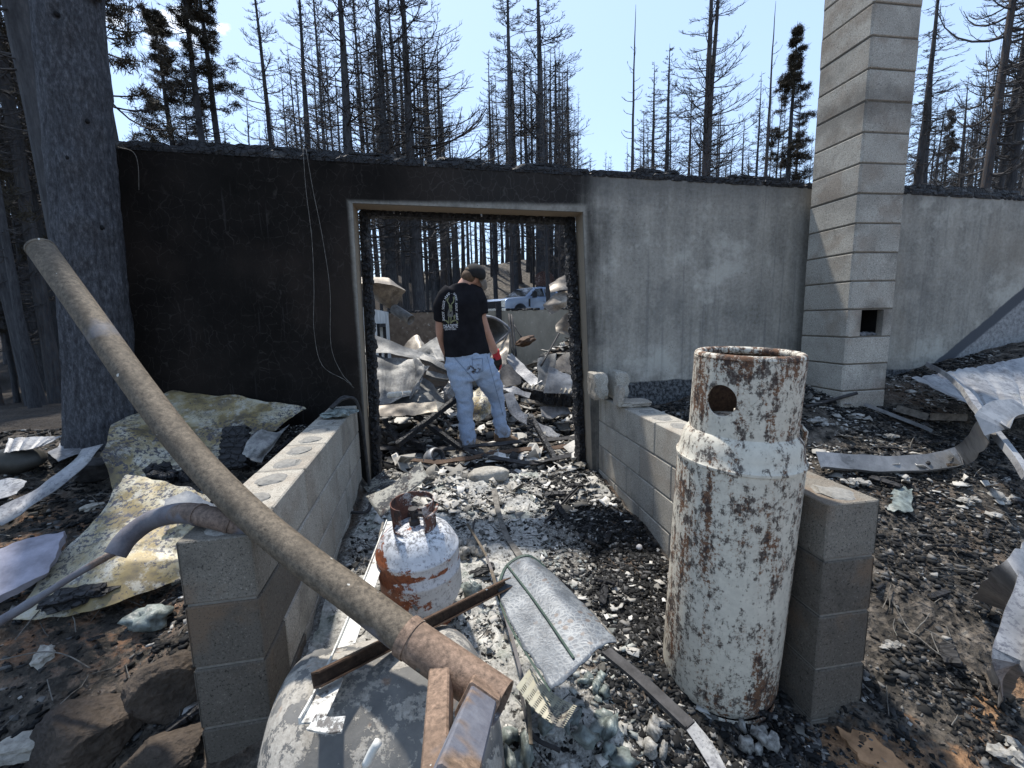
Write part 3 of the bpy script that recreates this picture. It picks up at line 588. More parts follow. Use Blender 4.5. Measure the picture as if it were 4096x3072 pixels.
# ---- tall gas cylinder
A_ = Vector((1.012, 1.44, .0)); T_ = Vector((1.035, 1.375, 1.375)); ax_ = (T_-A_).normalized()
cyl = empty('gas_cylinder', A_, 'tall white gas cylinder mottled with rust, standing beside the block wall', 'gas cylinder')
Mq = Vector((0, 0, 1)).rotation_difference(ax_).to_matrix(); R_ = .206
def M4(z=0): return Matrix.Translation(ax_*z)@Mq.to_4x4()@Matrix.Diagonal((1, 1, 1.045, 1))
b = MB(); lathe(b, [(.0, .075), (.12, .075), (R_*.93, .085), (R_-.004, .11), (R_, .13), (R_, .42), (R_+.0005, .7), (R_, .955), (R_+.005, .958), (R_+.005, .966), (R_-.001, .972), (R_-.008, 1.0), (R_*.93, 1.035), (R_*.84, 1.06), (R_*.70, 1.08), (.08, 1.095), (0, 1.098)], 64, M4())
o = b.build('body', MAT['cyl'], cyl, True, off=Vector((0, 0, 0)), auto=40)
b = MB(); k0 = [(R_*.90, .0), (R_*.955, .004), (R_*.965, .02), (R_*.95, .062), (R_*.99, .078), (R_*.965, .085), (R_*.93, .075), (R_*.93, .01)]
lathe(b, k0, 64, M4()); fr_ = b.build('foot_ring', MAT['cyl'], cyl, True, off=Vector((0, 0, 0)), auto=50)
# collar with a round hand hole and a slot: a shell with openings cut in it
def collar(b, r, z0, z1, th, n, m, holes, M, a0=0, a1=2*math.pi):
    P = []; full = abs(a1-a0-2*math.pi) < 1e-6; N = n if full else n+1
    for j in range(m+1):
        for i in range(N):
            a = a0+(a1-a0)*i/n; z = z0+(z1-z0)*j/m; s = a*r; 
            for ha, hz, hr, hw in holes:                       # pull nearby vertices onto the rim of the hole
                ds = ((a-ha+math.pi) % (2*math.pi)-math.pi)*r; dz = z-hz; u = max(abs(ds)-hw, 0)*(1 if ds > 0 else -1); d = math.hypot(u, dz)
                if hr*.72 < d < hr*1.32 and d > 1e-6:
                    k = hr/d; a += (u*k-u)/r; z = hz+dz*k
            P.append((a, z))
    def inh(q):
        a = sum(P[i][0] for i in q)/4; z = sum(P[i][1] for i in q)/4
        if max(P[i][0] for i in q)-min(P[i][0] for i in q) > 3: return False
        for ha, hz, hr, hw in holes:
            ds = ((a-ha+math.pi) % (2*math.pi)-math.pi)*r; u = max(abs(ds)-hw, 0)
            if math.hypot(u, z-hz) < hr*.97: return True
        return False
    fs = []
    for j in range(m):
        for i in range(n):
            q = (j*N+i, j*N+(i+1) % N, (j+1)*N+(i+1) % N, (j+1)*N+i)
            if not inh(q): fs.append(q)
    L = len(P); vs = [M@Vector((r*math.cos(a), r*math.sin(a), z)) for a, z in P]+[M@Vector(((r-th)*math.cos(a), (r-th)*math.sin(a), z)) for a, z in P]
    ec = {}
    for f in fs:
        for k in range(4):
            e = (f[k], f[(k+1) % 4]); ec[e] = 1
    out = list(fs)+[tuple(i+L for i in f[::-1]) for f in fs]+[(c, a, a+L, c+L) for (a, c) in ec if (c, a) not in ec]
    return b.add(vs, out)
RC = .173; hole_a = rad(-150)
b = MB(); collar(b, RC, 1.035, 1.30, .006, 112, 24, [(hole_a, 1.175, .05, 0.), (rad(40), 1.245, .018, .035)], M4())
o = b.build('collar', MAT['cyl'], cyl, True, off=Vector((0, 0, 0)), auto=50); o.data.materials.append(MAT['rustbar'])
for p in o.data.polygons:
    rv = p.center-ax_*p.center.dot(ax_)
    if p.normal.dot(rv.normalized()) < -.4: p.material_index = 1
b = MB(); lathe(b, [(RC-.02+.014*math.cos(a)+.006, 1.305+.014*math.sin(a)) for a in [2*math.pi*k/10 for k in range(11)]], 64, M4()); b.build('rolled_rim', MAT['cyl'], cyl, True, off=Vector((0, 0, 0)))
b = MB(); lathe(b, [(.03, 1.09), (.03, 1.12), (.018, 1.125), (.018, 1.165), (.024, 1.17), (.024, 1.20), (.01, 1.205), (0, 1.205)], 16, M4()); box(b, M4()@Vector((.03, -.02, 1.15)), (.05, .03, .03)); b.build('valve', MAT['cyl'], cyl, off=Vector((0, 0, 0)))
b = MB(); c0 = M4()@Vector((.155, -.11, 1.02)); tube(b, [c0, c0+Vector((.0, -.005, .05)), c0+Vector((-.01, .01, .07))], .008, 8); b.build('lug', MAT['cyl'], cyl, True, off=Vector((0, 0, 0)))

# ---- small propane tank
tb = Vector((-.128, 1.80, .275)); st_ = empty('propane_tank', tb, 'small squat white propane tank streaked with orange rust on the ash', 'propane tank')
tilt = Matrix.Rotation(rad(-3), 4, 'Y')@Matrix.Rotation(rad(4), 4, 'X')@Matrix.Diagonal((1, 1, 1.05, 1)); r = .168
b = MB(); lathe(b, [(0, .03), (.10, .032), (.135, .045), (.155, .075), (r, .11), (r, .19), (r+.002, .193), (r+.002, .203), (r, .206), (r, .275), (r+.003, .279), (r+.003, .286), (r-.002, .292), (.158, .315), (.14, .345), (.11, .368), (.07, .382), (.03, .386), (0, .386)], 56, tilt)
b.build('body', MAT['tank'], st_, True, off=Vector((0, 0, 0)), auto=40)
b = MB(); collar(b, .125, -.025, .052, .004, 72, 8, [(a, -.012, .013, .03) for a in (.3, 1.9, 3.5, 5.0)], tilt); b.build('foot_ring', MAT['tank'], st_, True, off=Vector((0, 0, 0)), auto=50)
MAT['tankrust'] = mk_rustpaint('rusted_collar', (.42, .40, .39), (.10, .045, .032), .50, 1, .7)
b = MB(); collar(b, .088, .372, .485, .004, 60, 14, [(-2.2, .405, .018, .04), (.9, .435, .028, .045)], tilt, -1.05, 4.2); b.build('collar', MAT['tankrust'], st_, True, off=Vector((0, 0, 0)), auto=50)
b = MB(); lathe(b, [(.022, .38), (.022, .405), (.014, .41), (.014, .44), (.02, .445), (.02, .452), (0, .453)], 14, tilt); tube(b, [tilt@Vector((.0, 0, .428)), tilt@Vector((.055, -.02, .428))], .011, 10); b.build('valve', MAT['darksteel'], st_, False, off=Vector((0, 0, 0)))
b = MB(); tube(b, spline([tilt@Vector((.06, -.105, .455)), tilt@Vector((.09, -.055, .452)), tilt@Vector((.10, 0, .455))], 8), .006, 8); b.build('handle_rim', MAT['tankrust'], st_, True, off=Vector((0, 0, 0)))

# ---- big tank lying on its side at the bottom of the picture
c0 = Vector((-.18, 1.10, .332)); lt = empty('storage_tank', (c0.x, c0.y, .03), 'big round-ended grey tank with flaking paint lying under the pipe', 'tank')
Mt = Matrix.Rotation(rad(8), 4, 'Z')@Matrix.Rotation(rad(90), 4, 'Y'); r = .285; prof = [(0, -.33)]+[(r*math.sin(a), -.21-.12*math.cos(a)) for a in [rad(q) for q in range(10, 91, 10)]]+[(r+.005, -.205), (r+.005, -.185), (r, -.18), (r, 0), (r, .15)]+[(r*math.cos(a), .15+.14*math.sin(a)) for a in [rad(q) for q in range(10, 90, 10)]]+[(0, .29)]
b = MB(); lathe(b, prof, 72, Matrix.Translation((0, 0, c0.z-.03))@Mt); b.build('shell', MAT['oldtank'], lt, True, off=Vector((0, 0, 0)), auto=60)
b = MB(); p = PD(352, 757, .92); tube(b, spline([Vector((.19, -.27, .17)), Vector((.21, -.33, .2)), Vector((.25, -.34, .215)), Vector((.27, -.28, .2))], 10), .012, 8); b.build('lifting_eye', MAT['oldtank'], lt, True, off=Vector((0, 0, 0)))

# ---- long pipe leaning across the left wall, with its sleeve and square legs
cl = spline([PD(x, y, d) for x, y, d in ((41, 249, 1.66), (91, 319, 1.56), (140, 388, 1.47), (188, 450, 1.385), (240, 505, 1.305), (297, 554, 1.23), (354, 596, 1.16), (411, 639, 1.09), (457, 671, 1.04), (503, 703, .99))], 61)
a_, e_ = cl[0], cl[-1]; dirp = (cl[1]-cl[0]).normalized()
lp = empty('long_pipe', e_, 'long bowed rusty steel pipe leaning from lower middle up past the big tree', 'pipe')
b = MB(); pipe(b, cl[:50], .0435, .004, 28); o = b.build('pipe', MAT['pipe'], lp, True, auto=50)
b = MB(); lathe(b, [(0, 0), (.038, 0), (.045, .004), (.0455, .014), (.042, .018)], 24, Matrix.Translation(a_-dirp*.008)@dirp.to_track_quat('Z', 'Y').to_matrix().to_4x4()); b.build('end_cap', MAT['pipe'], lp, True, auto=40)
b = MB(); pipe(b, cl[47:], .0475, .005, 28); sl = b.build('sleeve', MAT['sleeve'], lp, True, auto=50)
b = MB(); pipe(b, cl[46:48], .050, .006, 28); b.build('weld_collar', MAT['sleeve'], lp, True, auto=50)
b = MB(); lump(b, cl[48]+Vector((0, -.045, -.02)), (.012, .012, .010), 3, 2, .2); b.build('bolt', MAT['pipe'], lp, True)
def sqtube(b, A, B, w, d, up):
    A = Vector(A); B = Vector(B); t = (B-A).normalized(); s = t.cross(Vector(up)).normalized(); u = s.cross(t); vs = []; bv = .004
    prof = [(-w/2+bv, -d/2), (w/2-bv, -d/2), (w/2, -d/2+bv), (w/2, d/2-bv), (w/2-bv, d/2), (-w/2+bv, d/2), (-w/2, d/2-bv), (-w/2, -d/2+bv)]
    for p in (A, B): vs += [p+s*x+u*y for x, y in prof]
    return b.add(vs, [(k, (k+1) % 8, 8+(k+1) % 8, 8+k) for k in range(8)]+[tuple(range(7, -1, -1)), tuple(range(8, 16))])
m1 = cl[51]; b = MB(); sqtube(b, m1+Vector((0, 0, -.012)), PD(436, 800, .72), .048, .05, (0, 1, 0)); b.build('brace', MAT['sleeve'], lp)
m2 = cl[57]; b = MB(); sqtube(b, m2+Vector((0, 0, -.012)), PD(446, 800, .60), .062, .062, (.6, 1, .2)); b.build('leg', MAT['bluepeel'], lp)
b = MB(); q0 = m2+Vector((0, 0, -.012)); q1 = PD(446, 800, .60); sqtube(b, q0, q0.lerp(q1, .22), .074, .07, (.6, 1, .2)); b.build('socket', MAT['sleeve'], lp)
b = MB(); q0 = PD(378, 742, .78); tube(b, spline([q0, PD(372, 752, .78), PD(366, 765, .78)], 8), .008, 8); b.build('hook', MAT['whitestrip'], lp, True)
# bent pipe stub lying over the end of the left wall, a rod pushed into it
j_ = PZ(257, 530, .895); bp = [j_, PZ(217, 519, .935), PZ(183, 513, .935), PD(152, 520, 1.46), PD(128, 537, 1.44), PD(115, 555, 1.41)]
ob = MB(); pipe(ob, spline(bp, 30), .0315, .003, 22); bpo = empty('bent_pipe', bp[0], 'curved rusty exhaust-like pipe stub resting over the left block wall end', 'pipe'); ob.build('pipe', MAT['pipe2'], bpo, True, auto=50)
for k in (.12, .3):
    b = MB(); p = spline(bp, 60); i = int(k*59); pipe(b, [p[i], p[i+1]], .034, .004, 22); b.build('weld_ring', MAT['pipe2'], bpo, True, auto=50)
b = MB(); tube(b, spline([PD(121, 549, 1.44), PD(80, 572, 1.42), PD(40, 597, 1.40), PD(-14, 630, 1.36)], 16), [.011+.004*(i > 10) for i in range(16)], 10, jit=.1); o = b.build('steel_rod', MAT['pipe2'], None, True, off=PD(40, 597, 1.46)); tag(o, 'thin rusty rod running from the bent pipe to the left edge', 'rod')

# ---- pieces lying in the passage
def single(b, name, mat, label, cat, smooth=False, group=None, auto=None):
    c = Vector([sum(v[k] for v in b.v)/len(b.v) for k in range(2)]+[min(v[2] for v in b.v)])
    o = b.build(name, mat, None, smooth, off=c, auto=auto); return tag(o, label, cat, group)
ws = [PD(392, 522, 2.12), PD(371, 580, 1.70), PD(352, 630, 1.40), PD(336, 672, 1.12), PD(322, 703, .99), PD(311, 724, .93)]
b = MB(); strip(b, ws, .052, .004, (0, 0, 1), 30, .014); o = single(b, 'metal_strip', MAT['whitestrip'], 'white metal strip with a bent L end across the grey tank', 'metal strip')
b = MB(); strip(b, [PD(312, 723, .93), PD(328, 726, .92), PD(344, 725, .92)], .03, .004, (.1, -.4, 1), 8, .008); q = b.build('bent_end', MAT['whitestrip'], o, off=o.location)
def channel(b, A, B, w, h, th, up, n=2):
    A = Vector(A); B = Vector(B); t = (B-A).normalized(); s = t.cross(Vector(up)).normalized(); u = s.cross(t); vs = []
    prof = [(-w/2, 0), (w/2, 0), (w/2, h), (w/2-th, h), (w/2-th, th), (-w/2+th, th), (-w/2+th, h), (-w/2, h)]; m = 8
    for i in range(n): vs += [A.lerp(B, i/(n-1))+s*x+u*y for x, y in prof]
    fs = [(i*m+k, i*m+(k+1) % m, (i+1)*m+(k+1) % m, (i+1)*m+k) for i in range(n-1) for k in range(m)]
    return b.add(vs, fs+[(7, 6, 5, 4, 3, 2, 1, 0)[::1], tuple(range((n-1)*m, n*m))])
b = MB(); channel(b, PD(312, 681, 1.03), PD(505, 584, 1.62), .034, .036, .004, (.2, -.9, .55), 12); single(b, 'steel_channel', MAT['rustbar'], 'dark rusty steel channel crossing the white strip under the pipe', 'steel channel')
# green panel: a folded sheet with ribs
gp = [PD(496, 588, 1.60), PD(523, 556, 1.78), PD(548, 570, 1.72)]
rows = [[PD(497, 590, 1.58), PD(507, 567, 1.72), PD(527, 557, 1.74), PD(545, 567, 1.74)], [PD(513, 628, 1.40), PD(534, 607, 1.475), PD(558, 595, 1.50), PD(583, 604, 1.50)], [PD(552, 690, 1.16), PD(579, 668, 1.215), PD(602, 647, 1.27), PD(618, 643, 1.28)]]
b = MB(); sheet(b, rows, 30, 40, .004, 9, .003, seed=3, edge=.01); gpo = single(b, 'roof_panel', MAT['green'], 'pale crackled metal panel with green ribs lying on the ash', 'metal panel', True)
def rowline(u): 
    return [lin(r_, 31)[int(u*30)]+Vector((0, 0, .006)) for r_ in rows]
b = MB(); strip(b, [rowline(.36)[0], rowline(.38)[1], rowline(.36)[1].lerp(rowline(.36)[2], .9)], .007, .004, (.2, -.3, 1), 20); b.build('rib', MAT['greenrib'], gpo, off=gpo.location)
b = MB(); strip(b, [rows[0][0]+Vector((0, 0, .004)), rows[0][1]+Vector((0, 0, .006)), rows[0][2]+Vector((0, 0, .006)), rows[0][3]], .009, .003, (0, -.4, 1), 20); b.build('rolled_edge', MAT['greenrib'], gpo, off=gpo.location)
b = MB(); strip(b, [r_[0]+Vector((-.004, 0, -.004)) for r_ in rows], .006, .003, (-.5, -.4, 1), 20); b.build('side_edge', MAT['greenrib'], gpo, off=gpo.location)
b = MB(); strip(b, [PD(606, 652, 1.27), PD(640, 680, 1.17), PD(690, 727, 1.04)], .034, .006, (0, -.3, 1), 14, .012); single(b, 'steel_bar', MAT['darksteel'], 'flat black steel bar running from the green panel to the cylinder foot', 'steel bar')
# perforated scrap with real slots
def perf(b, P00, P10, P01, P11, nu, nv, su=.62, sv=.55, bow=0., th=.0015):
    def S(u, v): return P00.lerp(P10, u).lerp(P01.lerp(P11, u), v)+Vector((0, 0, bow*math.sin(math.pi*v)))
    def cell(u0, u1, v0, v1):
        q = [S(u0, v0), S(u1, v0), S(u1, v1), S(u0, v1)]; b.add(q+[p-Vector((0, 0, th)) for p in q], [(0, 1, 2, 3), (7, 6, 5, 4)])
    for j in range(nv):
        v0, v1 = j/nv, (j+1)/nv; vm = v0+(v1-v0)*(1-sv)
        cell(0, 1, v0, vm)
        for i in range(nu):
            u0, u1 = i/nu, (i+1)/nu; cell(u0, u0+(u1-u0)*(1-su), vm, v1)
        cell(1-.02/nu, 1, vm, v1)
    return b
b = MB(); perf(b, PD(530, 668, 1.28), PD(516, 687, 1.22), PD(577, 706, 1.16), PD(563, 729, 1.10), 12, 7, .5, .5, -.02); single(b, 'perforated_plate', MAT['perf'], 'curled perforated metal plate with slots below the green panel', 'metal plate')
MAT['perf2'] = mk_rustpaint('speckled_grey_tray', (.26, .25, .21), (.05, .05, .05), .52, 1, .6, sc=1.6)
b = MB(); sheet(b, [[PD(366, 497, 2.22), PD(392, 485, 2.30), PD(421, 462, 2.42)], [PD(381, 518, 2.12), PD(402, 498, 2.22), PD(428, 478, 2.32)]], 18, 12, .004, 8, .004, seed=8); single(b, 'speckled_tray', MAT['perf2'], 'tilted speckled grey metal tray behind the small propane tank', 'tray', True)
# straps, wires and slats
def lays(pts, h=.02): return [LAY(x, y, h if len(q) == 0 else q[0]) for x, y, *q in pts]
def strap(px_pts, w, th, mat, name, label, cat, h=.02, lip=0., n=24, up=(0, 0, 1), jit=.3):
    b = MB(); strip(b, lays(px_pts, h), w, th, up, n, lip, 0, jit); return single(b, name, mat, label, cat)
strap([(494, 489), (498, 510), (506, 535), (523, 561)], .035, .004, MAT['ironstrap'], 'metal_strap', 'curved scorched strap leading up from the green panel', 'metal strap', .03)
strap([(578, 489), (562, 506), (546, 523)], .018, .006, MAT['darksteel'], 'angle_iron', 'short dark angle iron on the ash above the green panel', 'angle iron', .03, .018)
strap([(467, 524), (484, 552), (497, 590), (512, 640), (527, 700), (531, 745)], .013, .006, MAT['pipe'], 'peeling_lath', 'long thin peeling lath running down beside the green panel', 'lath', .10)
strap([(520, 690), (532, 735), (560, 752)], .012, .005, MAT['darksteel'], 'metal_lath', 'broken dark lath below the perforated plate', 'lath', .03)
strap([(383, 522), (380, 545), (393, 575), (410, 600), (417, 610)], .010, .006, MAT['ironstrap'], 'bent_wire', 'bent flat wire hugging the small propane tank', 'wire', .20)
strap([(432, 595), (428, 612), (435, 640)], .009, .006, MAT['ironstrap'], 'bent_wire', 'short bent wire between propane tank and green panel', 'wire', .08)
strap([(590, 610), (606, 628), (625, 655)], .008, .006, MAT['ironstrap'], 'charred_stick', 'thin charred stick on the ash right of the green panel', 'stick', .02)
strap([(372, 492), (368, 512), (350, 513)], .02, .012, MAT['darksteel'], 'pipe_scrap', 'short black pipe scrap left of the small propane tank', 'pipe')
strap([(475, 520), (470, 545), (468, 560)], .012, .006, MAT['darksteel'], 'metal_lath', 'dark lath standing in ash right of the propane tank', 'lath', .02)
# pale boulder, plaster lumps and melted glass
b = MB(); lump(b, LAY(489, 480, .03)+Vector((0, .05, .02)), (.155, .085, .062), 4, 3, .18, 1., None, .35); single(b, 'white_stone', MAT['pale'], 'rounded cream stone on the ash behind the propane tank', 'stone', True)
p0 = LAY(434, 464, .0); can = empty('dented_pot', p0, 'dented grey metal pot lying near the doorway threshold', 'pot')
Mc = Matrix.Translation((0, 0, .05))@Matrix.Rotation(rad(35), 4, 'Z')@Matrix.Rotation(rad(55), 4, 'X'); b = MB(); lathe(b, [(.0, -.06), (.07, -.06), (.088, -.045), (.092, -.01), (.085, .0), (.09, .02), (.085, .06), (.075, .075), (.06, .085), (.055, .085), (.06, .07), (.075, 0), (.0, -.03)], 28, Mc); b.build('shell', MAT['galv'], can, True, off=Vector((0, 0, 0)), auto=50)
b = MB(); lathe(b, [(.058, .083), (.066, .088), (.066, .096), (.056, .098)], 28, Mc); b.build('rim', MAT['darksteel'], can, True, off=Vector((0, 0, 0)))
random.seed(21)
melt_lab = ['pale melted glass lump beside the propane tank base', 'melted glass lump under the lower edge of the green panel', 'melted glass mass hanging off the green panel corner', 'grey-green melted glass heap below the perforated plate', 'melted glass lump at the bottom edge beside the blue leg', 'pale slag lump in front of the tall cylinder foot', 'small slag lump right of the cylinder foot', 'pale slag heap between propane tank and dark channel', 'slag heap right of the propane tank shoulder']
for (x, y, s, lab) in zip((463, 540, 598, 595, 500, 655, 755, 445, 470), (590, 712, 690, 735, 752, 735, 735, 612, 548), (.075, .05, .05, .085, .08, .06, .05, .06, .07), melt_lab):
    b = MB(); c = LAY(x, y, s*.4)
    for k in range(9): lump(b, c+Vector((random.uniform(-1, 1)*s, random.uniform(-1, 1)*s, random.uniform(-.3, .3)*s)), (s*random.uniform(.3, .65), s*random.uniform(.3, .65), s*random.uniform(.15, .4)), random.random()*99, 2, .7, 1.8, Euler((random.random()*2, random.random()*2, random.random()*6)).to_matrix())
    single(b, 'melted_lump', MAT['glassmelt'] if 'glass' in lab else MAT['ash'], lab, 'melted lump', True)
p0 = LAY(638, 548, .0); b = MB(); lathe(b, [(0, 0), (.014, .0), (.016, .006), (.016, .03), (.013, .034), (.0, .034)], 16, Matrix.Translation(p0)@Matrix.Rotation(rad(50), 4, 'X')); single(b, 'plastic_vial', plain('white_plastic', (.62, .58, .55), .5), 'tiny white plastic vial alone on the black char of the passage', 'vial', True)
# broken block pieces on the far end of the right wall
def upiece(b, c, M, L, w, h, t):
    for (x, z, sx, sz) in ((0, t/2, L, t), (-L/2+t/2, h/2+t/2, t, h-t), ):
        box(b, Vector(c)+M@Vector((x, 0, z)), (sx, w, sz), M)
    return b
zt = .882
b = MB(); Mx = Matrix.Rotation(rad(10), 3, 'Z'); c = Vector((1.235, 3.2, zt)); 
for dx, dz, sx, sz, r_ in ((-.085, .10, .10, .19, -4), (.075, .10, .11, .20, 5)):
    lump(b, c+Vector((dx, 0, dz+.01)), (sx/2*1.05, .10, sz/2*1.05), dx*9, 3, .10, 2., Matrix.Rotation(rad(r_), 3, 'Y'), .92)
single(b, 'broken_block', MAT['block'], 'cracked concrete block standing on the right wall by the doorway', 'concrete block')
b = MB(); c = Vector((1.285, 2.93, zt)); Mx = Matrix.Rotation(rad(-8), 3, 'Z'); lump(b, c+Vector((.03, 0, .018)), (.115, .08, .02), 2, 3, .15, 2, Mx, .9); lump(b, c+Vector((-.075, 0, .07)), (.022, .07, .075), 5, 3, .15, 2, Mx@Matrix.Rotation(rad(8), 3, 'Y'), .9)
single(b, 'block_shard', MAT['block'], 'L-shaped concrete shard lying on top of the right wall', 'concrete shard')
b = MB(); lump(b, (-.70, 3.02, .925), (.10, .12, .018), 7, 3, .5, 1.5); lump(b, (-.66, 2.95, .93), (.05, .06, .02), 9, 2, .6, 1.5); single(b, 'slag_crust', MAT['glassmelt'], 'grey-green crust of slag on the far top of the left wall', 'slag')
# cables by the left jamb
b = MB(); tube(b, spline([(-.75, 3.05, .95), (-.70, 3.15, .99), (-.63, 3.22, .97), (-.60, 3.24, .80), (-.585, 3.23, .45), (-.575, 3.2, .25)], 26), .011, 8); tube(b, spline([(-.78, 3.12, .94), (-.7, 3.2, 1.0), (-.62, 3.25, .93), (-.605, 3.26, .7)], 16), .009, 8); single(b, 'burnt_cable', MAT['darksteel'], 'black burnt cable draped over the left wall beside the doorway', 'cable', True)
for lab, pts in (('thin grey wire hanging down the black wall, left strand', [(303, 148), (306, 190), (312, 240), (314, 290), (314, 330), (322, 365), (345, 380), (354, 388)]), ('thin grey wire hanging down the black wall, right strand', [(306, 149), (313, 190), (322, 235), (330, 290), (331, 345), (341, 372), (352, 385)]), ('frayed brown wire at the wall top beside the big tree', [(118, 147), (133, 152), (138, 165), (139, 190)])):
    b = MB(); tube(b, spline([PY(x, y, WY-.03) for x, y in pts], 40), .0022, 5); single(b, 'hanging_wire', MAT['ironstrap'], lab, 'wire', True)
# ================================================================ debris on the left bank
def rock(b, c, r, seed, M):
    vs, fs = ico(5); c = Vector(c); rg = random.Random(seed); cuts = [(Vector((rg.gauss(0, 1), rg.gauss(0, 1), rg.gauss(0, .8))).normalized(), rg.uniform(.62, .88)) for _ in range(11)]; o = Vector((seed*3.1, seed, 0)); out = []
    for v in vs:
        q = v*(1+.08*noise.noise(v*1.5+o))
        for n_, d_ in cuts:
            e = q.dot(n_)-d_
            if e > 0: q = q-n_*e*.93
        q = q*(1+.05*noise.noise(q*4+o)+.035*noise.noise(q*10+o)+.02*noise.noise(q*24+o)); out.append(c+M@Vector((q.x*r[0]*1.2, q.y*r[1]*1.2, q.z*r[2]*1.2)))
    return b.add(out, fs)
def rows_lay(rows): return [[LAY(x, y, h) for x, y, h in r] for r in rows]
def sh(rows, name, mat, label, cat='metal sheet', nu=30, nv=30, amp=.012, ns=7, th=.003, rib=None, edge=.015, seed=0, crease=False, hard=False):
    b = MB(); sheet(b, rows, nu, nv, amp, ns, th, rib, edge, seed, crease, hard); return single(b, name, mat, label, cat, True, auto=35)
top = [PD(113, 428, 2.62), PD(172, 390, 3.05), PD(240, 397, 3.1), PD(307, 407, 3.1)]
mid = [PD(102, 452, 2.35), PD(160, 440, 2.62), PD(215, 438, 2.78), PD(272, 430, 2.85)]
bot = [LAY(114, 492, .03), LAY(152, 482, .06), LAY(190, 468, .08), LAY(250, 455, .1)]
sh([top, mid, bot], 'crumpled_sheet', MAT['ysheet'], 'large yellow-stained crumpled metal sheet leaning against the black wall', nu=60, nv=46, amp=.02, ns=3.0, edge=.012, seed=1, crease=True, hard=True)
sh(rows_lay([[(126, 474, .16), (165, 482, .18), (214, 497, .22)], [(98, 517, .12), (142, 522, .16), (194, 530, .14)], [(58, 556, .08), (112, 563, .14), (180, 560, .10)], [(8, 622, .04), (90, 612, .07), (184, 580, .04)]]), 'flat_sheet', MAT['ysheet'], 'long white and yellow scorched sheet sloping down the left bank', nu=40, nv=52, amp=.010, ns=4, edge=.015, seed=5, crease=True, hard=True)
sh(rows_lay([[(165, 500, .25), (190, 492, .26), (214, 505, .25)], [(160, 515, .22), (190, 508, .23), (212, 520, .22)]]), 'metal_flashing', MAT['galv'], 'short grey flashing with a bolt hole on the left bank', nu=16, nv=10, amp=.004, seed=6)
sh(rows_lay([[(-6, 560, .1), (30, 545, .12), (67, 537, .12)], [(-6, 575, .1), (30, 562, .12), (62, 552, .12)], [(-6, 606, .07), (25, 590, .09), (46, 577, .09)]]), 'foam_slab', plain('grey_foam', (.26, .25, .29), .95, sc=14, var=.3, bump=.6), 'thick mauve-grey slab at the left edge under the white sheet', 'slab', 20, 20, .006, 9, .035, seed=2)
sh(rows_lay([[(8, 438, .18), (35, 437, .18), (62, 436, .18)], [(4, 453, .16), (26, 450, .16), (44, 446, .16)]]), 'sheet_scrap', MAT['psheet'], 'small pale ribbed sheet scrap lying by the forest edge at left', nu=20, nv=10, amp=.004, rib=(5, .008), seed=3)
sh([[PD(47, 452, 2.62), PD(60, 443, 2.75), PD(72, 436, 2.85)], [PD(59, 462, 2.45), PD(74, 455, 2.55), PD(90, 449, 2.65)]], 'sheet_scrap', MAT['psheet'], 'tilted cream curled sheet scrap under the charred pole at left', nu=16, nv=12, amp=.012, seed=4)
b = MB(); strip(b, lays([(93, 447, .2), (78, 465, .18), (50, 488, .14), (18, 505, .10), (-8, 522, .08)]), .10, .004, (-.2, -.3, 1), 30, .0, .5, .3); single(b, 'curved_flashing', MAT['psheet'], 'long pale curved flashing strip at the left edge above the bare soil', 'metal strip', True)
sh(rows_lay([[(-6, 482, .06), (12, 478, .07), (28, 482, .07)], [(-6, 500, .06), (10, 497, .06), (18, 494, .06)]]), 'sheet_scrap', MAT['psheet'], 'small pale flat scrap at the far left edge', nu=10, nv=8, amp=.005, seed=9)
b = MB(); charbeam(b, PD(-8, 460, 2.75), PD(120, 417, 3.35), .075, .075, 3, .06, rough=.15); single(b, 'charred_pole', MAT['char'], 'long charred pole lying at the foot of the big tree', 'pole')
p = LAY(14, 468, .03); b = MB(); lump(b, p+Vector((0, .02, .04)), (.13, .09, .075), 6, 3, .15, 1.2); single(b, 'burnt_drum', plain('dark_olive_metal', (.05, .048, .042), .6, .2), 'dark round burnt container half buried at the left edge', 'container', True)
b = MB(); Mx = Euler((.2, .1, .6)).to_matrix(); lump(b, LAY(93, 470, .05), (.075, .055, .05), 3, 3, .06, 1, Mx, .95); single(b, 'charred_box', MAT['darksteel'], 'dark squared charred box left of the yellow sheet', 'box')
b = MB(); charbeam(b, LAY(232, 466, .12)+Vector((0, 0, -.02)), PD(237, 427, 2.62), .15, .05, 6, .035, rough=.3); single(b, 'charred_plank', MAT['char'], 'upright alligator-charred plank against the yellow sheet', 'plank')
sh([[PD(262, 428, 2.6), PD(250, 437, 2.55), PD(243, 452, 2.5)], [PD(276, 432, 2.62), PD(266, 446, 2.5), PD(250, 460, 2.42)], [PD(290, 424, 2.75), PD(280, 436, 2.62), PD(262, 462, 2.45)]], 'curled_flue', MAT['gsheet'], 'curled dark metal flue piece behind the left wall top', nu=20, nv=18, amp=.012, seed=7)
b = MB(); random.seed(8)
for k in range(26): lump(b, LAY(random.uniform(152, 186), random.uniform(470, 488), .10)+Vector((0, 0, random.uniform(0, .05))), (random.uniform(.015, .04),)*3, k, 1, .5)
tag(single(b, 'charcoal_heap', MAT['char'], 'heap of black charcoal on the white sheet below the yellow one', 'charcoal heap'), kind='stuff')
b = MB(); lump(b, LAY(77, 596, .09), (.105, .05, .03), 12, 4, .35, 2.2, Matrix.Rotation(.3, 3, 'Z'), .4); single(b, 'charcoal_chunk', MAT['char'], 'flat black charcoal chunk on the lower yellow sheet', 'charcoal')
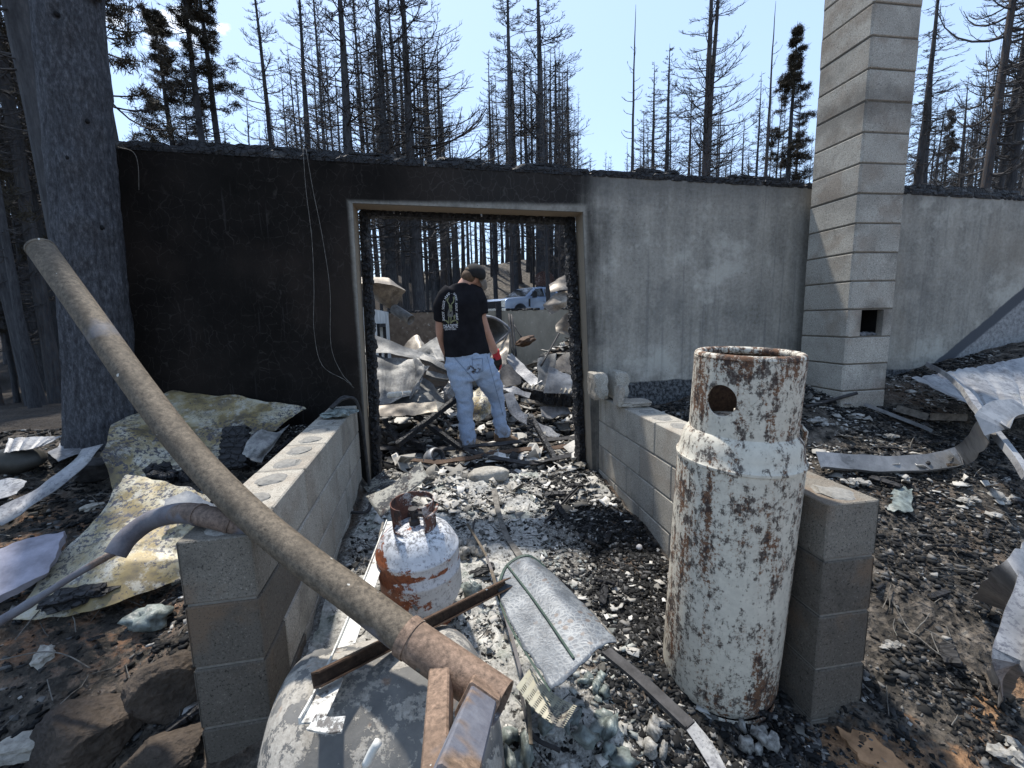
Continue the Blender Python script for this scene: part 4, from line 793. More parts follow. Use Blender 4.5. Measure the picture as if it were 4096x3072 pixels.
for (x, y, s, lab, sd) in ((171, 688, (.105, .09, .105), 'squarish dark brown boulder beside the left wall end', 3), (88, 735, (.12, .11, .10), 'large brown boulder at the bottom left corner', 8), (165, 752, (.10, .08, .04), 'low reddish boulder below the squarish one', 11)):
    b = MB(); rock(b, LAY(x, y, s[2]*.35), s, sd, Matrix.Rotation(.4, 3, 'Z')); single(b, 'boulder', MAT['rock'], lab, 'boulder')
b = MB(); c = LAY(147, 618, .03); lump(b, c, (.07, .06, .04), 4, 3, .6, 1.4); single(b, 'plaster_lump', MAT['glassmelt'], 'hollow grey-white plaster lump above the squarish boulder', 'plaster lump', True)
for (x, y, s, lab) in ((43, 656, .04, 'pale jagged stone on black char at lower left'), (114, 566, .03, 'white flake beside the boulders on the left bank'), (92, 507, .035, 'pale flat stone on the bare soil at left'), (22, 748, .06, 'pale weathered wood chunk in the bottom left corner')):
    b = MB(); lump(b, LAY(x, y, s*.4), (s*1.3, s*.7, s*.5), x, 3, .5, 1.4, Matrix.Rotation(x, 3, 'Z'), .3); single(b, 'pale_stone', MAT['pale'], lab, 'stone')
for pts, lab in (([(0, 660), (40, 652), (66, 655), (90, 668)], 'thin curved wire arching over the char at lower left'), ([(15, 640), (38, 612), (52, 602), (72, 615), (76, 632)], 'thin looped wire over the charcoal chunk')):
    b = MB(); tube(b, spline(lays([(x, y, .05) for x, y in pts]), 24), .002, 5); single(b, 'loose_wire', MAT['ironstrap'], lab, 'wire', True)

# ================================================================ debris on the right bank
sh([[PD(912, 378, 3.15), PD(965, 369, 3.35), PD(1050, 352, 3.6)], [PD(928, 386, 3.0), PD(985, 390, 3.1), PD(1055, 385, 3.3)], [PD(952, 397, 2.85), PD(995, 411, 2.75), PD(1055, 412, 2.9)]], 'roofing_sheet', MAT['psheet'], 'large pale ribbed roofing sheet at the right edge by the wall', nu=60, nv=30, amp=.008, rib=(6, .012), edge=.02, seed=4)
def cstrip(pts, w, th, mat, name, label, cat, up=(0, 0, 1), n=24, lip=0., twist=0., jit=.2):
    b = MB(); strip(b, pts, w, th, up, n, lip, twist, jit); return single(b, name, mat, label, cat)
cstrip([LAY(818, 460, .05), LAY(870, 464, .03), LAY(925, 463, .04), LAY(962, 455, .08), PD(984, 430, 2.12), PD(1000, 411, 2.15), PD(1026, 407, 2.2)], .115, .003, MAT['galv'], 'bent_flashing', 'long grey flashing strip curling up across the right bank', 'metal strip', (0, -.75, .6), 40, .03, .3)
cstrip([PD(930, 366, 3.1), PD(950, 378, 2.9), PD(968, 396, 2.65), PD(985, 420, 2.35), PD(1008, 450, 2.05), PD(1032, 482, 1.85)], .06, .004, MAT['psheet'], 'green_edged_trim', 'pale green-edged metal trim running down to the right edge', 'metal trim', (0, -.4, 1), 30, .03)
cstrip(lays([(864, 405, .02), (898, 418, .02), (932, 432, .02)]), .05, .003, MAT['galv'], 'angle_iron', 'straight grey angle iron on the char before the chimney', 'angle iron', (0, 0, 1), 10, .025)
cstrip(lays([(894, 410, .03), (925, 419, .03)]), .10, .004, MAT['ironstrap'], 'steel_bracket', 'rusty bent bracket lying right of the angle iron', 'bracket', (0, 0, 1), 10, .05, 0, 0)
cstrip(lays([(925, 419, .03), (962, 420, .03)]), .07, .004, MAT['ironstrap'], 'steel_bracket', 'rusty bracket end piece joined beside the bent bracket', 'bracket', (0, 0, 1), 10, .05, 0, 0)
b = MB(); tube(b, [LAY(806, 407, .01), LAY(832, 400, .05), LAY(857, 393, .12)], .013, 8); single(b, 'steel_rod', MAT['darksteel'], 'dark rod propped on the char at the chimney foot', 'rod', True)
sh([[LAY(971, 598, .03), PD(998, 566, 1.42), PD(1032, 535, 1.5)], [LAY(1003, 610, .03), PD(1018, 590, 1.36), PD(1040, 565, 1.42)]], 'sheet_scrap', MAT['psheet'], 'folded pale sheet piece at the right edge, the upper of two', nu=24, nv=14, amp=.008, seed=12)
cstrip([LAY(997, 700, .02), PD(1004, 668, 1.16), PD(1014, 625, 1.22), PD(1030, 580, 1.3)], .05, .003, MAT['psheet'], 'metal_trim', 'long pale trim strip standing at the lower right edge', 'metal trim', (-.5, -.6, .6), 24, .03)
sh([[LAY(987, 674, .01), PD(996, 655, 1.2), PD(1003, 630, 1.24)], [LAY(995, 690, .01), PD(1003, 670, 1.17), PD(1010, 645, 1.2)]], 'sheet_scrap', MAT['psheet'], 'torn pale flange with a round notch at the lower right edge', nu=14, nv=10, amp=.008, edge=.02, seed=14)
sh(rows_lay([[(893, 490, .03), (903, 487, .035), (913, 490, .03)], [(889, 510, .02), (900, 513, .03), (911, 512, .02)]]), 'melted_sheet', MAT['glassmelt'], 'flat grey-green melted sheet lying right of the block wall end', 'melted lump', 14, 14, .012, 16, .006, edge=.03, seed=15)
random.seed(31)
rl = ['white ash clump near the angle iron', 'white plaster clump on the right bank above the flashing', 'pale lump by the right edge below the flashing', 'pale lump left of the right edge lump', 'white ash clump at the chimney foot', 'white ash clump left of the chimney rod', 'pale chip on dark char at lower right', 'pale curled flake at the bottom right', 'long white flake near the bottom right corner', 'grey crust on the char behind the block wall end']
for (x, y, s), lab in zip(((828, 424, .05), (891, 436, .05), (1012, 502, .06), (970, 500, .05), (848, 403, .05), (815, 420, .06), (966, 668, .025), (893, 645, .04), (1003, 752, .07), (855, 482, .06)), rl):
    b = MB(); c = LAY(x, y, s*.2)
    for k in range(5): lump(b, c+Vector((random.uniform(-1, 1)*s, random.uniform(-.5, .5)*s, 0)), (s*random.uniform(.3, .6), s*.4, s*random.uniform(.15, .35)), random.random()*99, 2, .7, 1.8)
    single(b, 'ash_clump', MAT['ash'], lab, 'ash clump')
# fallen slab and soil rocks near the cylinder foot
sh(rows_lay([[(835, 728, .01), (875, 735, .015)], [(862, 762, .01), (930, 790, .01)]]), 'soil_crust', plain('orange_soil', (.30, .17, .09), .95, sc=20, var=.4, bump=.6), 'flat orange soil crust in front of the right wall end', 'soil crust', 14, 10, .01, 12, .01, edge=.03, seed=2)
cstrip(lays([(688, 722, .015), (705, 745, .015), (722, 775, .015)]), .05, .003, MAT['psheet'], 'metal_trim', 'pale narrow trim at the foot of the tall cylinder', 'metal trim')

# ================================================================ inside the burnt house
MAT['inwall'] = None
def mk_inwall():
    m = NT('smoke_stained_inner_wall', .9, spec=.2); X, Y, Z = m.xyz(); st = m.noise(1, 6, .7, m.map((1.7, 1.7, .9))); n = m.noise(2, 5)
    c = m.ramp(st, (.3, (.17, .15, .115)), (.7, (.33, .295, .235))); brown = m.ramp(m.noise(9, 5), (.3, (.10, .07, .05)), (.7, (.20, .15, .11)))
    c = m.mix(m.step(m.ma('ADD', X, m.ma('MULTIPLY', n, .5)), 1.15, .6), c, brown)
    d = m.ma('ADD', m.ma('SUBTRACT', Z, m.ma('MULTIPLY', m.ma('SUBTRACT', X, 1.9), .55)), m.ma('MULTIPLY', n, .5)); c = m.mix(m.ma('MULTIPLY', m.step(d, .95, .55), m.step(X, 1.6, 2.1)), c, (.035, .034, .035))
    c = m.mix(m.ma('MULTIPLY', m.step(m.noise(14, 5), .6, .66), .6), c, (.42, .38, .32)); m.col(c).bump(st, .3, .02); return m.m
MAT['inwall'] = mk_inwall()
b = MB(); box(b, (1.7, 9.1, .55), (7.8, .2, 2.3)); bw = single(b, 'basement_wall', MAT['inwall'], 'low smoke-stained concrete wall at the back of the burnt room', 'wall')
bw.data.transform(Matrix.Translation(bw.location)); bw.location = (0, 0, 0)
for x0, x1 in ((-2.1, -.4), (-.38, .9), (1.3, 2.0), (2.1, 3.4)):
    b = MB(); charbeam(b, (x0, 9.06, 1.715), (x1, 9.06, 1.715), .14, .05, x0, .09, rough=.4); b.build('charred_plate', MAT['char'], bw, off=Vector((0, 0, 0)))
b = MB(); box(b, PY(499.5, 340, 8.96), (.11, .06, 1.5)); single(b, 'charred_stud', MAT['char'], 'dark charred stud against the middle of the back wall', 'stud')
MAT['whitewall'] = plain('white_painted_wall', (.52, .52, .50), .85, sc=5, var=.3, bump=.3, vary=False)
X0 = -1.02; b = MB()
for (y0, y1, z0_, z1_) in ((5.2, 7.3, -.1, 1.72), (8.15, 9.0, -.1, 1.72), (7.3, 8.15, 1.5, 1.72), (7.3, 8.15, -.1, .35)): box(b, (X0-.1, (y0+y1)/2, (z0_+z1_)/2), (.2, y1-y0-.002, z1_-z0_-.002))
sw = single(b, 'side_wall', MAT['whitewall'], 'white side wall with a window opening seen past the left jamb', 'wall')
b = MB()
for (y, z, sy, sz) in ((7.33, .92, .06, 1.16), (8.12, .92, .06, 1.16), (7.72, 1.47, .73, .06), (7.72, .38, .73, .06)): box(b, (X0+.012, y, z), (.05, sy, sz))
b.build('window_frame', MAT['char'], sw)

Yv = lambda pts, Y: [PY(x, y, Y_) if Y_ else PY(x, y, Y) for x, y, Y_ in [(q+(None,))[:3] for q in pts]]
def ins(rows, name, mat, label, **k): return sh([[PY(x, y, Y) for x, y, Y in r] for r in rows], name, mat, label, **k)
ins([[(356, 277, 5.1), (374, 277, 5.15), (389, 278, 5.1), (396, 284, 5.0)], [(356, 284, 4.8), (376, 283, 4.75), (392, 285, 4.8), (405, 291, 4.9)], [(362, 290, 5.0), (378, 296, 4.85), (390, 300, 4.9), (401, 297, 5.0)], [(367, 293, 5.1), (379, 303, 5.0), (390, 309, 5.0), (394, 311, 5.05)]], 'hanging_sheet', MAT['bsheet'], 'curled brown metal sheet hanging beside the left jamb', nu=30, nv=28, amp=.012, ns=4, seed=1, hard=True)
b = MB(); pipe(b, [PY(394, 309, 4.95), PY(411, 320, 4.8)], .055, .003, 16); single(b, 'downpipe_scrap', MAT['gsheet'], 'short shiny pipe end poking out of the hanging brown sheet', 'pipe', True)
ins([[(362, 332, 5.2), (405, 346, 5.3), (446, 360, 5.4)], [(362, 352, 5.0), (400, 356, 5.0), (430, 362, 5.1)]], 'dark_sheet', MAT['gsheet'], 'dark blue-black sheet lying along the top of the metal heap', nu=26, nv=14, amp=.02, ns=4, seed=2)
ins([[(364, 351, 5.0), (390, 357, 5.0), (418, 358, 5.0)], [(362, 372, 4.75), (394, 374, 4.8), (424, 366, 4.9)], [(362, 395, 4.5), (392, 394, 4.6), (418, 389, 4.7)], [(360, 409, 4.35), (394, 401, 4.45), (414, 394, 4.55)]], 'corrugated_sheet', MAT['gsheet'], 'silvery corrugated sheet draped at the left of the metal heap', nu=60, nv=48, amp=.03, ns=2.2, rib=(22, .0025), seed=3, crease=True, hard=True)
ins([[(414, 357, 4.95), (424, 364, 4.8), (430, 366, 4.9)], [(415, 380, 4.7), (421, 378, 4.6), (425, 372, 4.7)], [(408, 398, 4.5), (416, 393, 4.42), (420, 386, 4.55)]], 'folded_ridge', MAT['gsheet'], 'folded grey metal ridge standing up in the metal heap', nu=18, nv=24, amp=.03, ns=5, seed=4, crease=True)
ins([[(423, 376, 5.0), (434, 384, 5.0), (440, 392, 5.0)], [(405, 393, 4.7), (432, 400, 4.65), (447, 405, 4.7)], [(360, 414, 4.35), (400, 412, 4.3), (436, 411, 4.4)]], 'corrugated_sheet', MAT['gsheet'], 'grey corrugated sheet bulging left of the standing person', nu=40, nv=30, amp=.02, ns=2.6, rib=(20, .0025), seed=5, crease=True, hard=True)
ins([[(360, 407, 4.2), (400, 404, 4.2), (437, 402, 4.25)], [(360, 417, 4.1), (400, 416, 4.1), (438, 411, 4.15)]], 'rolled_edge_sheet', MAT['bsheet'], 'brown rolled sheet edge at the bottom of the metal heap', nu=30, nv=10, amp=.025, ns=5, seed=6)
ins([[(400, 349, 6.0), (416, 335, 6.1), (423, 342, 6.0)], [(404, 356, 5.8), (420, 350, 5.8), (428, 356, 5.8)]], 'sheet_fold', MAT['bsheet'], 'peaked brown sheet fold behind the metal heap', nu=18, nv=14, amp=.03, ns=4, seed=7)
ins([[(412, 352, 5.8), (428, 342, 5.9), (440, 333, 6.0)], [(420, 356, 5.6), (432, 350, 5.5), (444, 346, 5.6)], [(430, 362, 5.3), (440, 360, 5.2), (450, 360, 5.3)]], 'crumpled_sheet', MAT['gsheet'], 'crumpled shiny sheet just left of the person at waist height', nu=28, nv=24, amp=.03, ns=3, seed=8, crease=True, hard=True)
for pts, lab in (([(420, 357, 5.1), (436, 364, 5.0), (452, 372, 5.0)], 'narrow ridged metal strip at the person\'s hip'), ([(426, 374, 4.9), (440, 377, 4.9), (456, 379, 4.9)], 'rounded grey gutter piece behind the person\'s left leg')):
    b = MB(); strip(b, Yv(pts, 5), .11, .005, (0, -.6, .8), 18, .04, 0, .4); single(b, 'metal_strip', MAT['gsheet'], lab, 'metal strip')
for (x, y, lab) in ((391, 395, 'left of three white tiles on the corrugated sheet'), (398, 394.5, 'middle of three white tiles on the corrugated sheet'), (407, 392.5, 'right of three white tiles on the corrugated sheet')):
    b = MB(); lump(b, PY(x, y, 4.42), (.04, .02, .03 if x < 400 else .015), x, 2, .12, 1, None, .8); single(b, 'white_tile', plain('white_tile', (.6, .6, .56), .7), lab, 'tile')
b = MB(); lump(b, PY(451, 393, 4.75), (.09, .08, .11), 5, 3, .5, 1.3); single(b, 'crushed_can', MAT['psheet'], 'crushed round pale can beside the person\'s left knee', 'can')
ins([[(470, 395, 5.0), (478, 388, 5.1), (486, 381, 5.1)], [(468, 410, 4.85), (480, 404, 4.8), (490, 398, 4.9)], [(472, 420, 4.75), (482, 419, 4.7), (492, 412, 4.8)]], 'yellow_sheet', MAT['ysheet'], 'yellow-stained bulging sheet seen between the person\'s legs', nu=20, nv=20, amp=.03, ns=4, seed=10)
# curved dome-like panel right of the person
ins([[(470, 318, 5.9), (488, 317, 6.0), (500, 322, 6.0), (509, 331, 5.9)], [(472, 332, 6.2), (486, 331, 6.3), (498, 333, 6.2), (509, 332, 5.9)], [(474, 352, 6.2), (484, 349, 6.2), (497, 342, 6.0), (509, 333, 5.85)]], 'metal_hood', MAT['gsheet'], 'curved shiny metal hood standing right of the person', nu=26, nv=24, amp=.02, ns=4, seed=11)
b = MB(); tube(b, spline([PY(470, 317, 5.85), PY(488, 316.5, 5.9), PY(500, 321, 5.9), PY(509.5, 331, 5.85), PY(497, 343, 5.9), PY(484, 351, 6.0)], 40), .018, 8); single(b, 'panel_rim', MAT['psheet'], 'bright rolled rim of the curved metal hood', 'metal rim', True)
ins([[(486, 350, 5.9), (498, 343, 5.85), (509, 333, 5.8)], [(486, 362, 5.7), (498, 357, 5.6), (508, 352, 5.6)], [(490, 378, 5.4), (498, 374, 5.3), (504, 372, 5.4)]], 'bent_sheet', MAT['bsheet'], 'beige bent panel under the hood, behind the gloved hand', nu=20, nv=22, amp=.03, ns=4, seed=12, crease=True)
ins([[(500, 372, 5.2), (508, 364, 5.4), (520, 376, 5.3)], [(502, 388, 5.0), (512, 386, 5.0), (521, 384, 5.1)]], 'dark_plate', MAT['darksteel'], 'dark angular panel at the person\'s right thigh', nu=14, nv=12, amp=.01, seed=13)
for pts, w, mat, lab in (([(508, 355, 5.8), (518, 368, 5.6), (530, 378, 5.4), (537, 384, 5.3)], .14, 'psheet', 'pale curved gutter sloping down from the hood'), ([(502, 387, 5.0), (515, 391, 4.95), (530, 396, 4.9)], .10, 'psheet', 'white pointed sheet strip right of the person\'s knee'), ([(508, 393, 4.9), (514, 408, 4.8), (521, 417, 4.75), (540, 428, 4.7), (558, 438, 4.6)], .12, 'psheet', 'long pale curved sheet strip right of the person\'s boot'), ([(521, 400, 5.0), (540, 404, 5.0), (560, 408, 5.0)], .06, 'bsheet', 'brown lath under the charred log'), ([(541, 412, 4.9), (553, 412, 4.9), (568, 407, 4.9)], .16, 'psheet', 'short pale sheet below the charred log')):
    cstrip(Yv(pts, 5), w, .005, MAT[mat], 'metal_strip', lab, 'metal strip', (0, -.65, .7), 22, .02, 0, .5)
ins([[(537, 360, 5.6), (548, 355, 5.7), (556, 353, 5.7)], [(537, 375, 5.4), (546, 376, 5.5), (556, 375, 5.5)], [(538, 392, 5.2), (548, 392, 5.2), (556, 392, 5.2)]], 'grey_sheet', MAT['gsheet'], 'dull grey upright sheet beside the right jamb, the left one', nu=18, nv=18, amp=.03, ns=4, seed=15)
ins([[(556, 361, 5.2), (566, 353, 5.3), (580, 360, 5.3)], [(554, 370, 5.1), (566, 372, 5.1), (580, 377, 5.1)]], 'grey_sheet', MAT['bsheet'], 'grey-brown sheet with folded top beside the right jamb', nu=18, nv=12, amp=.02, ns=4, seed=16)
ins([[(549, 366, 5.0), (562, 372, 5.0), (580, 377, 5.0)], [(546, 380, 4.9), (562, 381, 4.9), (580, 383, 4.9)], [(544, 393, 4.8), (560, 394, 4.8), (580, 393, 4.8)]], 'grey_sheet', MAT['galv'], 'pale grey lower sheet with a wire hook beside the right jamb', nu=20, nv=16, amp=.02, ns=4, seed=17)
for rows, lab in (([[(549, 284, 5.0), (560, 277, 5.05), (582, 268, 5.1)], [(551, 293, 4.9), (563, 291, 4.9), (582, 287, 5.0)]], 'brown torn sheet hanging at the top right of the doorway'), ([[(556, 293, 4.9), (566, 291, 5.0), (582, 289, 5.0)], [(543, 305, 4.8), (557, 304, 4.8), (578, 297, 4.9)], [(551, 314, 4.75), (559, 311, 4.8), (572, 303, 4.85)]], 'brown torn sheet flap hanging just below the top one'), ([[(555, 326, 5.2), (565, 315, 5.2), (582, 303, 5.2)], [(557, 332, 5.1), (567, 334, 5.1), (582, 338, 5.1)]], 'narrow brown sheet hanging low beside the right jamb')):
    ins(rows, 'hanging_sheet', MAT['bsheet'], lab, nu=20, nv=18, amp=.018, ns=3.5, seed=len(lab), crease=True, hard=True)
b = MB(); charbeam(b, PY(520, 393, 5.2), PY(586, 402, 4.8), .16, .16, 5, .07, rough=.3); lg = single(b, 'charred_log', MAT['char'], 'thick charred log with pale saw notches by the right jamb', 'log')
for k in range(13):
    t = .06+.07*k; p = PY(520, 391, 5.1).lerp(PY(586, 399, 4.72), t)+Vector((0, -.01, .072)); b = MB(); box(b, p, (.012, .05, .05), Euler((.4, .5, .2)).to_matrix()); b.build('notch', MAT['pale'], lg, off=lg.location)
for A, B, w, h, lab in (((530, 417, 4.4), (530, 448, 4.25), .065, .05, 'short upright black plank right of the boot'), ((530, 415, 4.5), (557, 463, 3.75), .05, .045, 'leaning black plank crossing the upright one'), ((397, 445, 3.95), (457, 398, 4.5), .055, .05, 'long black pole slanting up toward the person\'s knee'), ((400, 404, 4.6), (462, 449, 4.0), .05, .045, 'scorched lath sloping down to the left foot'), ((372, 428, 4.4), (425, 446, 4.1), .06, .05, 'black stick in the dark under the metal heap'), ((384, 420, 4.5), (404, 452, 3.95), .04, .04, 'thin black stick leaning left of the long pole')):
    b = MB(); charbeam(b, PY(*A), PY(*B), w, h, len(lab), .06, rough=.14); single(b, 'charred_board', MAT['char'], lab, 'board')
for pts, lab in (([(370, 449), (415, 449), (457, 448), (518, 442), (578, 438)], 'long black band lying across the threshold, the straighter one'), ([(462, 448), (493, 458), (536, 463), (578, 453)], 'black band curving across the threshold, the sagging one'), ([(400, 460), (445, 462), (505, 452), (578, 446)], 'thin rusty band behind the sagging one on the threshold')):
    b = MB(); strip(b, lays([(x, y, .06) for x, y in pts]), .05, .008, (0, -.5, .9), 30, .012, 0, .4); single(b, 'metal_band', MAT['rustbar'] if 'rusty' in lab else MAT['darksteel'], lab, 'metal band')
for A, B, r_, lab in (((509, 314, 7.5), (513, 356, 7.0), .02, 'tall thin black rod standing right of the hood, the left one'), ((511.5, 315, 7.5), (516, 356, 7.0), .02, 'tall thin black rod standing right of the hood, the right one'), ((562, 328, 6.0), (541, 366, 5.4), .012, 'thin grey pole slanting across the rubble mound'), ((514, 325, 7.6), (522, 338, 7.4), .012, 'short thin rod leaning before the back wall')):
    b = MB(); tube(b, lin([PY(*A), PY(*B)], 6), r_, 7, jit=.2); single(b, 'thin_rod', MAT['darksteel'], lab, 'rod', True)
b = MB(); lump(b, PY(526, 341, 6.2), (.14, .12, .065), 3, 4, .3, 1.5, Matrix.Rotation(-.35, 3, 'Y')); single(b, 'rusty_float', MAT['rustbar'], 'rusty oval metal float on the rubble mound', 'metal float', True)
b = MB(); perf(b, LAY(363, 486, .05), LAY(372, 498, .02), LAY(384, 470, .1), LAY(395, 485, .06), 8, 8, .4, .4); single(b, 'mesh_scrap', MAT['perf2'], 'small perforated scrap leaning near the left jamb foot', 'mesh scrap')
# ================================================================ person
def evald(me, mods):
    o = bpy.data.objects.new('tmp_body', me); COL.objects.link(o)
    for t, kw in mods:
        m = o.modifiers.new(t, t)
        for k, v in kw.items(): setattr(m, k, v)
    bpy.context.view_layer.update(); dg = bpy.context.evaluated_depsgraph_get(); out = bpy.data.meshes.new_from_object(o.evaluated_get(dg)); bpy.data.objects.remove(o); return out
def loft(b, pts, rr, n=16):
    """limb: points, (width, depth) radii in the picture-facing frame"""
    pts = [Vector(p) for p in pts]; m = len(pts); vs = []
    for i, p in enumerate(pts):
        t = (pts[min(i+1, m-1)]-pts[max(i-1, 0)]).normalized(); u = Vector((1, 0, 0)); u = (u-t*u.dot(t)).normalized(); w = t.cross(u)
        for k in range(n):
            a = 2*math.pi*k/n; vs.append(p+u*(math.cos(a)*rr[i][0])+w*(math.sin(a)*rr[i][1]))
    fs = [(i*n+k, i*n+(k+1) % n, (i+1)*n+(k+1) % n, (i+1)*n+k) for i in range(m-1) for k in range(n)]+[tuple(range(n-1, -1, -1)), tuple(range((m-1)*n, m*n))]
    return b.add(vs, fs)
def fuse(b, vox=.013, smooth=6, disp=None, name='body'):
    me = evald(b.mesh(name), [('REMESH', dict(mode='VOXEL', voxel_size=vox)), ('SMOOTH', dict(iterations=smooth, factor=.5))])
    if disp:
        amp, ns, st = disp
        nv = [v.normal.copy() for v in me.vertices]
        for v, q in zip(me.vertices, nv):
            c = v.co; s = Vector((c.x*ns, c.y*ns, c.z*ns*st)); v.co = c+q*(amp*noise.noise(s)+amp*.5*noise.noise(s*2.3))
    return me
per = empty('person', PY(466, 446, 4.42), 'person in black print T-shirt, faded jeans, cap and red-black glove, looking down', 'person'); PO = per.location
Q = lambda x, y, Y: PY(x, y, Y)
MAT['skin'] = plain('skin', (.46, .26, .19), .55, sc=8, var=.12, vary=False, spec=.4)
MAT['hair'] = plain('short_hair', (.10, .065, .042), .8, sc=40, var=.4, bump=.5, vary=False)
m = NT('faded_denim', .9, spec=.1); n1 = m.noise(9, 5); n2 = m.noise(200, 2, .6, m.map((1, 1, .35))); X, Y_, Z = m.xyz()
c = m.ramp(n1, (.25, (.27, .36, .52)), (.75, (.38, .48, .64))); c = m.mix(.3, c, m.ramp(n2, (.35, (.20, .27, .40)), (.65, (.55, .62, .70))))
sx = m.ma('SUBTRACT', X, .10); sz = m.ma('SUBTRACT', Z, .80); dd = m.ma('SQRT', m.ma('ADD', m.ma('MULTIPLY', sx, sx), m.ma('MULTIPLY', m.ma('MULTIPLY', sz, sz), 2.))); c = m.mix(m.ma('MULTIPLY', m.step(dd, .11, .03), m.step(m.noise(24, 5), .47, .58)), c, (.05, .04, .035))
c = m.mix(m.ma('MULTIPLY', m.step(Z, .22, .03), m.step(m.noise(12, 5), .45, .6)), c, (.20, .18, .16)); m.col(c).bump(n1, .3, .006); MAT['jeans'] = m.m
MAT['shirt'] = plain('black_cotton', (.014, .014, .017), .95, sc=12, var=.3, bump=.15, vary=False, spec=.1)
MAT['cap'] = plain('black_cap_cloth', (.018, .018, .019), .9, sc=30, bump=.3, vary=False); MAT['capmesh'] = plain('brown_cap_mesh', (.13, .10, .07), .9, sc=90, bump=.5, vary=False); MAT['brim'] = plain('cap_brim_lining', (.17, .145, .12), .9, vary=False)
MAT['red'] = plain('red_glove_knit', (.50, .045, .05), .85, sc=60, bump=.4, vary=False); MAT['glove'] = plain('black_glove_rubber', (.018, .018, .018), .6, sc=50, bump=.3, vary=False); MAT['boot'] = plain('tan_boot_leather', (.16, .11, .075), .85, sc=14, var=.4, bump=.3, vary=False)
# one continuous body
b = MB()
Hd = [Q(465, 281, 4.42), Q(470, 278, 4.42)]
loft(b, [Q(460.5, 297, 4.42), Q(463, 289, 4.42), Q(466, 283, 4.43), Q(470, 279, 4.45)], [(.11, .09), (.078, .074), (.066, .066), (.066, .07)])
lump(b, Q(471.5, 277, 4.46), (.088, .105, .105), 1, 3, 0., 1, Euler((rad(20), rad(24), rad(-35))).to_matrix())          # skull
lump(b, Q(478.5, 283.5, 4.50), (.055, .06, .062), 1, 3, 0., 1, Euler((rad(20), rad(30), 0)).to_matrix())               # jaw and face
lump(b, Q(481.3, 282.5, 4.53), (.014, .02, .018), 1, 2, 0.)                                                            # nose
loft(b, [Q(461, 291, 4.42), Q(463, 305, 4.41), Q(464, 325, 4.42), Q(466, 345, 4.43), Q(468, 358, 4.44), Q(469, 372, 4.45), Q(471, 380, 4.46)], [(.10, .07), (.155, .09), (.16, .10), (.17, .105), (.17, .11), (.165, .11), (.12, .1)], 24)
loft(b, [Q(477, 296, 4.44), Q(479.5, 305, 4.46), Q(480.8, 317, 4.46), Q(483.2, 331, 4.50), Q(489.5, 343, 4.58), Q(495.3, 352, 4.64)], [(.05, .05), (.05, .05), (.058, .056), (.074, .07), (.06, .058), (.04, .042)])
loft(b, [Q(446, 299, 4.42), Q(442, 310, 4.44), Q(440.5, 322, 4.46), Q(440.5, 333, 4.50), Q(443, 345, 4.58), Q(447, 356, 4.68)], [(.05, .05), (.05, .05), (.052, .056), (.048, .055), (.04, .045), (.034, .036)])
loft(b, [Q(458, 372, 4.45), Q(462, 390, 4.45), Q(464.5, 405, 4.47), Q(466, 425, 4.46), Q(468, 446, 4.42)], [(.09, .09), (.07, .075), (.06, .065), (.05, .055), (.045, .05)])
loft(b, [Q(482, 372, 4.48), Q(490, 385, 4.52), Q(496, 400, 4.60), Q(498.5, 418, 4.58), Q(502, 438, 4.56)], [(.09, .09), (.072, .075), (.06, .065), (.05, .055), (.045, .05)])
body = link('body', fuse(b, .014, 5), MAT['skin'], per, True)
def part(b, name, mat, parent=per, vox=.013, smooth=5, disp=None):
    o = link(name, fuse(b, vox, smooth, disp, name), mat, parent, True); return o
# shirt
b = MB()
loft(b, [Q(461, 283.5, 4.42), Q(461, 288, 4.42), Q(461, 294, 4.42), Q(462, 304, 4.41), Q(463, 322, 4.42), Q(464.5, 340, 4.43), Q(466.5, 350, 4.44), Q(467, 355, 4.44)], [(.085, .08), (.125, .09), (.18, .112), (.196, .138), (.196, .145), (.21, .15), (.222, .158), (.228, .16)], 26)
loft(b, [Q(468, 291, 4.43), Q(476, 294.5, 4.44), Q(479.6, 303, 4.44), Q(480.6, 314.5, 4.44)], [(.09, .095), (.088, .095), (.086, .095), (.084, .09)])
loft(b, [Q(452, 291, 4.42), Q(446, 297, 4.42), Q(441.5, 307, 4.44), Q(440.3, 321, 4.46)], [(.085, .09), (.082, .09), (.078, .086), (.068, .075)])
me = fuse(b, .012, 5, (.012, 6, .6)); shirt = link('shirt', me, MAT['shirt'], per, True)
# jeans
b = MB()
loft(b, [Q(467, 351, 4.44), Q(468, 358, 4.44), Q(469, 370, 4.45), Q(471, 379, 4.46)], [(.218, .148), (.222, .152), (.22, .155), (.16, .14)], 24)
loft(b, [Q(457, 362, 4.45), Q(461, 378, 4.45), Q(463.5, 392, 4.46), Q(464.8, 404, 4.47), Q(465.2, 415, 4.46), Q(466.5, 428, 4.45), Q(469.5, 445, 4.42)], [(.13, .135), (.118, .125), (.095, .11), (.085, .10), (.082, .09), (.082, .088), (.078, .085)])
loft(b, [Q(481, 366, 4.46), Q(488, 378, 4.5), Q(494, 390, 4.56), Q(497, 400, 4.60), Q(498.5, 411, 4.59), Q(499.5, 422, 4.57), Q(502.5, 430, 4.56), Q(502.5, 437, 4.56)], [(.14, .14), (.125, .13), (.10, .115), (.087, .10), (.075, .09), (.075, .085), (.082, .088), (.082, .085)])
me = fuse(b, .012, 4, (.016, 9, 1.5)); jeans = link('jeans', me, MAT['jeans'], per, True)
for v in (body.data, shirt.data, jeans.data): v.transform(Matrix.Translation(-PO))
def pb(b, name, mat, parent=per, **k):
    o = part(b, name, mat, parent, **k); o.data.transform(Matrix.Translation(-PO)); return o
def raw(b, name, mat, parent=per, smooth=True): return b.build(name, mat, parent, smooth, off=PO)
